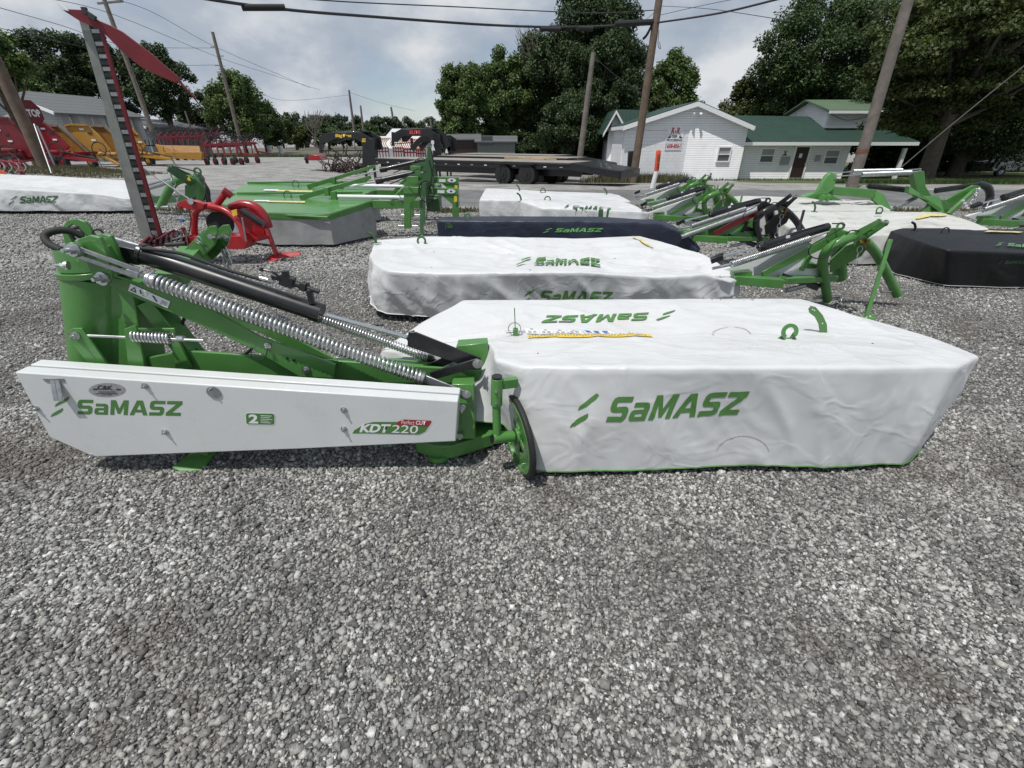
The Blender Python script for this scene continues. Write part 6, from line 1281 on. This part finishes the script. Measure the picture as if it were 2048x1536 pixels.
M['redink2'] = mat('bright_red_print', (.6,.06,.06), .5); nk2.children[0].data.materials[0] = M['redink2']
t3, nk3 = trailer('farthest black flatbed trailer with a plain unlettered neck', P(905,303,36), P(1150,318,30), 2.4,
  [(822,292),(832,281),(843,272),(886,270),(898,278),(902,300),(892,304),(884,284),(846,282),(836,292),(828,304)], 36, (888,276,902,306), (821,276,826,300), None, None, None)
for i, (x, y, Y) in enumerate(((866,290,31.3), (893,297,35.8))):
    g = MB(); c = P(x, y, Y); g.prism([c+Vector(v) for v in ((-.08,-.06,.25),(.08,-.06,.25),(.1,-.06,.1),(.03,-.06,0),(.12,-.06,-.3),(-.12,-.06,-.3),(-.03,-.06,0),(-.1,-.06,.1))], (0,.02,0)); g.build('white_emblem', M['paper'], (t2, t3)[i])
for i in range(3):
    a = P(1010+28*i, 318-2*i+1, 27.5); b = P(1090+24*i, 320-2*i, 26.6); o = MB().bar(Vector((a.x,a.y,.80)), Vector((b.x,b.y,.76)), .25, .06).build('lumber_board', mat('fresh_lumber', (.45,.33,.19), .7) if i == 0 else bpy.data.materials['fresh_lumber'], None); tag(o, ['leftmost fresh yellow board lying on the second trailer deck','middle fresh yellow board lying on the second trailer deck','rightmost fresh yellow board lying on the second trailer deck'][i], 'board')
M['redm'] = mat('machine_red', (.20, .010, .018), .35, vary=.2, vscale=2)
M['copper'] = mat('worn_orange_tines', (.45, .22, .09), .5, vary=.3)
# ================================================================ ROTARY CUTTERS (left)
def tagname(px): return ''
def cutter(label, base, Y, m, mi, outer, inner, deck, tongue, wh, extra=None):
    b0_ = P(*base, Y); r = empty('rotary_cutter', (b0_.x, Y, terrain(b0_.x, Y)), label, 'rotary cutter', 'folding rotary cutters')
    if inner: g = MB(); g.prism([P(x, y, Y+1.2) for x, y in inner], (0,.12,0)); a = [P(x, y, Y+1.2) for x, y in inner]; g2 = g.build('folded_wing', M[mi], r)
    if inner:
        g = MB()
        for p, q in zip(inner, inner[1:]): g.bar(P(*p, Y+1.1), P(*q, Y+1.1), .12, .16)
        g.build('wing_edge', M['ridge'] , g2)
    o = MB().prism([P(x, y, Y) for x, y in outer], (0,.12,0)).build('folded_wing', M[m], r, bevel=.02)
    g = MB()
    for p, q in zip(outer, outer[1:3]): g.bar(P(*p, Y-.12), P(*q, Y-.12), .1, .1)
    g.build('wing_rib', M[m], o)
    cx_ = sum(p[0] for p in outer)/len(outer); cy_ = sum(p[1] for p in outer)/len(outer)
    for k, (dx, dy) in enumerate(((-14,-18),(10,4),(2,-10))):
        MB().box(P(cx_+dx, cy_+dy, Y-.08), (.28,.03,.10)).build('sticker', M['paper' if k != 2 else 'ink'], o)
    x0, y0, x1, y1 = deck; a = P(x0, y1, Y-.3); b = P(x1, y0, Y-.3)
    g = MB(); g.box(((a.x+b.x)/2, Y+.8, (a.z+b.z)/2), (b.x-a.x, 2.2, b.z-a.z)); g.path([P(x0+2,y0,Y-.5), P(x1-6,y0+1,Y-.5)], .13, 10); g.build('deck', M[m], r, bevel=.04)
    g = MB(); g.bar(P(x0,y1-2,Y-.42), P(x1-10,y1-2,Y-.42), .04, .22); g.build('chain_guard', M['grey'], r)
    g = MB(); t0, t1_ = tongue; g.bar(P(*t0, Y-.6), P(*t1_, Y-1.6), .16, .16); g.bar(P(t0[0],t0[1]-6,Y-.6), P(*t1_, Y-1.6), .07, .07); g.build('tongue', M[m], r, bevel=.01)
    g = MB(); e_ = P(*t1_, Y-1.6); g.bar(e_, Vector((e_.x+.1, e_.y, terrain(e_.x, e_.y))), .08, .08); g.build('jack', M['grey'], r)
    for wx in wh:
        c = P(wx, y1, Y-.7); c.z = terrain(c.x, c.y)+.36; wheel_(r, c, (.35,1,0), .38, .28, rim=m)
    g = MB(); c = P(*((t0[0]-8, t0[1]-14)), Y-.8); g.torus(c, (.2,-1,.2), .42, .035, 20, 6); g.path([c, P(t1_[0], t1_[1]-4, Y-1.5)], .035, 6); g.build('hydraulic_hoses', M['blackmatte'], r); return r
M['ridge'] = mat('pale_worn_edge', (.20, .17, .13), .6, vary=.2)
cutter('dark red folding cutter at the left edge, mostly left of the leaning pole', (20,330), 33, 'dred', 'dred', [(-50,230),(16,236),(30,250),(56,282),(72,314),(0,318),(-50,318)], None, (-40,300,40,322), ((24,318),(56,334)), [-10, 20])
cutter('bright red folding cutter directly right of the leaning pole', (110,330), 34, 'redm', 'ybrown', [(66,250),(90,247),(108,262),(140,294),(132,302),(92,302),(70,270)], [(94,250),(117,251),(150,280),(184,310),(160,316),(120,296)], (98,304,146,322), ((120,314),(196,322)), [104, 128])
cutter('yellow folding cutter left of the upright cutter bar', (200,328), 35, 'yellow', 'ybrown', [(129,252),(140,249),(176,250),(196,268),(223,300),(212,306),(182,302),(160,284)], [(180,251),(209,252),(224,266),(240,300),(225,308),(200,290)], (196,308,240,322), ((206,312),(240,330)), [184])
cutter('yellow folding cutter right of the upright cutter bar', (300,326), 37, 'yellow', 'ybrown', [(252,250),(262,256),(276,270),(292,290),(286,302),(268,304),(256,290)], None, (262,306,300,322), ((280,312),(344,318)), [300])
bb = empty('box_scraper', (P(350,325,38).x, 38, 0), 'long low yellow implement lying right of the yellow folding cutters', 'farm implement', 'low implements')
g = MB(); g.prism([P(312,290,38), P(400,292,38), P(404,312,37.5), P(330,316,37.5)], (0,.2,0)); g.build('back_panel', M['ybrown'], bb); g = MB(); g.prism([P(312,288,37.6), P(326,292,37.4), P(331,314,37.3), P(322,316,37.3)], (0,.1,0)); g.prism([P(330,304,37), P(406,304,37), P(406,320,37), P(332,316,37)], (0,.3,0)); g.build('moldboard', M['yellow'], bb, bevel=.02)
g = MB()
for k in range(13): p = P(292+8*k, 291-0*k, 38.2); g.bar(p, p+Vector((.05,0,.38)), .05, .05)
g.bar(P(288,291,38.2), P(400,293,38.2), .08, .08); g.build('tine_bar', M['black'], bb)
# hay rakes
def rake(label, x0, x1, Y, ytop, ybase, seed, nw=5, m='dred'):
    rng = random.Random(seed); a = P(x0, ybase, Y); r = empty('hay_rake', (a.x, Y, terrain(a.x, Y)), label, 'hay rake', 'red hay rakes')
    g = MB(); g.bar(P(x0,ytop+12,Y), P(x1,ytop+10,Y), .14, .14); g.bar(P(x0+6,ytop+16,Y+1.5), P(x1-8,ytop+14,Y+1.5), .12, .12)
    for k in range(nw+1):
        x = x0+(x1-x0)*(k+.3)/(nw+1); g.bar(P(x,ytop+12,Y), P(x+4,ybase-7,Y-.2), .08, .08); g.bar(P(x,ytop+12,Y), P(x+8,ytop+2,Y+.6), .06, .06)
    g.bar(P(x1-4,ytop+12,Y), P(x1+6,ybase-6,Y), .12, .12); g.bar(P(x1,ybase-14,Y), P(x1+34,ybase-8,Y-.6), .1, .1); g.build('frame', M['redf'], r)
    for k in range(nw):
        x = x0+8+(x1-x0-12)*k/max(1, nw-1); c = P(x, ytop+2+rng.uniform(-2,2), Y+.8); g = MB(); nn = (rng.uniform(-.4,.4), rng.uniform(-1,-.4), 1.2); g.torus(c, nn, .62, .02, 18, 4)
        nv = Vector(nn).normalized(); ax = nv.orthogonal(); ay = nv.cross(ax)
        for j in range(14): t = 6.283*j/14; dd_ = ax*math.cos(t)+ay*math.sin(t); g.bar(c+dd_*.1, c+dd_*.85-nv*.1, .02, .02)
        g.build('tine_wheel', M['blackmatte'], r)
    for k in range(nw):
        x = x0+8+(x1-x0-6)*k/max(1, nw-1); c = P(x, ybase, Y-.2); c.z = terrain(c.x, c.y)+.24; wheel_(r, c, (.6,1,0), .25, .16, rim='dred')
    return r
M['redf'] = mat('rake_red', (.15, .012, .022), .4)
rake('red hay rake with raised black tine wheels, nearest, right of the yellow implements', 405, 480, 38, 278, 320, 1)
rake('red hay rake with its drawbar reaching right, in front of the tall insulator pole', 440, 512, 41, 276, 316, 2, 4)
rake('long red rake frame folded high behind the yellow implement', 312, 410, 47, 262, 304, 3, 7)
rake('dark rake farthest back below the low grey roof', 330, 440, 53, 256, 298, 4, 7)
# disc harrow under the gooseneck and red tiller
def scrap(name, label, cat, px, py, Y, hw, hh, n, m, seed, r=.03):
    rng = random.Random(seed); c = P(px, py, Y); s = P(px+hw, py, Y).x-c.x; z0 = terrain(c.x, Y); h = P(px, py-hh, Y).z-z0; g = MB()
    o = empty(name, (c.x, Y, z0), label, cat)
    for k in range(n):
        a = Vector((c.x+rng.uniform(-s,s), Y+rng.uniform(-.8,.8), z0+abs(rng.gauss(0,.4))*h)); b = a+Vector((rng.uniform(-.7,.7), rng.uniform(-.5,.5), rng.uniform(-.1,.5)*h)); g.tube(a, b, r, seg=5)
        if k % 3 == 0: g.torus(Vector((a.x, a.y, z0+.3)), (rng.uniform(-1,1),.6,.2), .28, .025, 14, 5)
    g.build('gangs', M[m], o); return o
M['rust'] = mat('rusty_iron', (.07, .05, .04), .8, vary=.5, vscale=3)
dh = scrap('disc_harrow', 'rusty dark disc harrow under the neck with yellow lettering', 'disc harrow', 688, 320, 33, 38, 22, 110, 'rust', 3)
rt_ = empty('rotary_tiller', (P(632,318,33).x, 33, 0), 'small red tiller with black wheels left of the yellow lettered neck', 'tiller')
g = MB(); g.prism([P(620,320,33), P(616,316,33), P(630,309,33), P(644,310,33), P(650,320,33)], (0,1.2,0)); g.build('hood', M['red'], rt_, bevel=.02); wheel_(rt_, P(613,318,32.6), (1,.3,0), .28, .16)
for i, (x0, x1, yb, yt, Y) in enumerate(((752,776,308,288,44), (786,806,312,288,42), (808,832,313,290,41), (832,850,312,292,40))):
    o = empty('cultivator', (P((x0+x1)/2, yb, Y).x, Y, terrain(P(x0, yb, Y).x, Y)), ['rust red cultivator frame farthest left between the trailer necks','red cultivator frame second from the left between the necks','red cultivator with orange tines under the red lettered neck','small yellow and red cultivator just left of the green mast'][i], 'cultivator', 'cultivators between the trailer necks')
    g = MB(); zb = terrain(P(x0, yb, Y).x, Y)
    for yy in (yt+8, yt+15): g.bar(P(x0,yy,Y), P(x1,yy,Y), .1, .1)
    for k in range(5): x = x0+(x1-x0)*k/4; p = P(x, yt+6, Y); g.bar(p, Vector((p.x,p.y,zb)), .07, .07)
    g.build('frame', M['dred'], o); g = MB()
    for k in range(7): x = x0+(x1-x0)*k/6; g.path([P(x, yt+8, Y), P(x-5, yt-2, Y), P(x+3, yt-12 if i < 3 else yt-2, Y), P(x+5, yt-8, Y)], .035, 5, smooth=True)
    g.build('spring_tines', M['orange'] if i in (2,3) else M['copper'], o) if 'copper' in M else g.build('spring_tines', M['yellow'], o)
# red carrier implement at far left
lf = empty('hay_tedder', (P(20,345,24).x, 24, 0), 'low dark red tedder frame at the left edge above the white cover', 'hay tedder')
g = MB(); rng = random.Random(7)
g.bar(P(-30,318,24), P(46,330,23), .14, .14); g.bar(P(-20,330,23), P(52,322,24), .1, .1); g.bar(P(20,322,24), P(44,346,22.5), .14, .14); g.bar(P(-10,312,24), P(14,336,23), .1, .1); g.bar(P(36,326,23.5), P(66,320,24), .06, .06); g.bar(P(48,346,22.5), P(36,318,23.5), .05, .05)
g.build('frame', M['dred'], lf, bevel=.01); g = MB()
for k in range(5): g.path([P(-10+14*k,326,23), P(-4+14*k,336,22.8), P(-12+14*k,345,22.6)], .02, 5, smooth=True)
g.build('tines', M['galv'], lf)
rb2 = empty('road_barrier', P(4, 348, 22), 'orange and white striped board end at the left edge above the white cover', 'barrier'); MB().prism([P(-20,331,22), P(12,345,22), P(10,352,22), P(-20,340,22)], (0,.05,0)).build('board', M['orange'], rb2); MB().prism([P(-20,322,22.1), P(0,331,22.1), P(0,335,22.1), P(-20,328,22.1)], (0,.05,0)).build('board', M['paper'], rb2)
# barrels on the field edge
for i, (px, py) in enumerate(((537,289), (560,291))):
    a = P(px, py, 70); z0 = terrain(a.x, 70); o = MB().path([Vector((a.x,70,z0)), Vector((a.x,70,z0+.05)), Vector((a.x,70,z0+.95)), Vector((a.x,70,z0+1.0))], .32, 14).build('barrel', M['paper'], None, smooth=50); tag(o, ['left white barrel at the edge of the far field','right white barrel at the edge of the far field, just left of the far trees'][i], 'barrel')
# parked car at right edge
cr_ = empty('parked_car', (P(2030,358,36).x, 36, -.7), 'pale silver car parked under the trees at the right edge', 'car')
def cp(s, t, z): v = P(2030,358,36); return Vector((v.x+s, 36+t, -.7+z))
prof = [(-2,.35),(-2.05,.75),(-1.9,.95),(-1.1,1.05),(-.55,1.45),(.8,1.47),(1.5,1.05),(2.1,.95),(2.2,.4)]
MB().prism([cp(s,.85,z) for s, z in prof], (0,1.7,0)).build('body', M['silverlab'], cr_, smooth=0, bevel=.08); MB().prism([cp(s,-.01,z) for s, z in ((-.95,1.05),(-.5,1.38),(.7,1.40),(1.25,1.05))], (0,.04,0)).build('side_window', M['glass'], cr_)
for s in (-1.3, 1.35): wheel_(cr_, cp(s,.1,.33), (0,1,0), .33, .22, rim='galv')
# ================================================================ WEEDS AND GRASS
def tufts(name, label, spots, n, h, seed, m='straw', spread=.4):
    rng = np.random.default_rng(seed); V = []; F = []
    for (x, y, r_) in spots:
        k = int(n*r_); a = rng.uniform(0, 6.283, k); rr = r_*np.sqrt(rng.uniform(0, 1, k)); px_ = x+np.cos(a)*rr*1.6; py_ = y+np.sin(a)*rr*.7; hh_ = h*rng.uniform(.3, 1.2, k); an = rng.uniform(0, 6.283, k); ln = rng.uniform(-.5, .5, (k, 2))*hh_[:, None]
        for i in range(k):
            z = terrain(px_[i], py_[i]); w = .012+.012*rng.random(); ca, sa_ = math.cos(an[i])*w, math.sin(an[i])*w; o = len(V)
            V += [(px_[i]-ca, py_[i]-sa_, z-.01), (px_[i]+ca, py_[i]+sa_, z-.01), (px_[i]+ln[i,0]+ca*.2, py_[i]+ln[i,1], z+hh_[i])]; F.append((o, o+1, o+2))
    o = np_mesh(name, V, F, M[m]); tag(o, label, 'weeds', kind='stuff'); return o
M['straw'] = leafmat('dry_grass', (.06,.07,.03), (.13,.12,.06), (.22,.19,.11)); M['weed'] = leafmat('green_weeds', (.03,.06,.015), (.05,.09,.025), (.09,.13,.04))
g0 = lambda px, Y: (P(px, 350, Y).x, Y)
tufts('dry_weeds', 'dry and green weeds around the pole foot beside the white building', [(*g0(px, Y), 1.0) for px, Y in ((1240,25.5),(1262,24.6),(1280,25),(1300,25.2),(1325,26),(1220,26))], 900, .38, 1)
tufts('green_weeds', 'green weeds at the foot of the white building and the tarred post', [(*g0(px, Y), .9) for px, Y in ((1235,26.2),(1250,25.8),(1290,26.2),(1310,27),(1335,31.5),(1235,32),(1265,32.5),(1345,32))], 500, .5, 2, 'weed')
tufts('wall_weeds', 'low weeds along the foot of the white building wall', [(*g0(px, 32.6), .8) for px in range(1400, 1690, 24)], 120, .16, 12, 'weed')
tufts('mound_grass', 'dry grass on the small mound at the foot of the leaning pole', [(LPX+dx, 26+dy, 1.3) for dx in (-2,0,2,3.5) for dy in (-1.5,0,1)], 900, .13, 3)
tufts('roadside_grass', 'sparse grass tufts along the edge of the road', [(x+random.Random(int(x*10)).uniform(-.5,.5), 12.9+.5*math.sin(x), .35) for x in lin(-9, 12, 34)], 420, .13, 4)
tufts('lawn_edge', 'short grass along the lawn edge at the right', [(x, 22.4+.4*math.sin(x*2), 1.0) for x in lin(16, 32, 16)], 900, .22, 5, 'weed')
tufts('field_edge', 'rough grass along the far field edge', [(x, 56.5, 1.5) for x in lin(-40, 6, 26)], 300, .35, 6, 'weed')
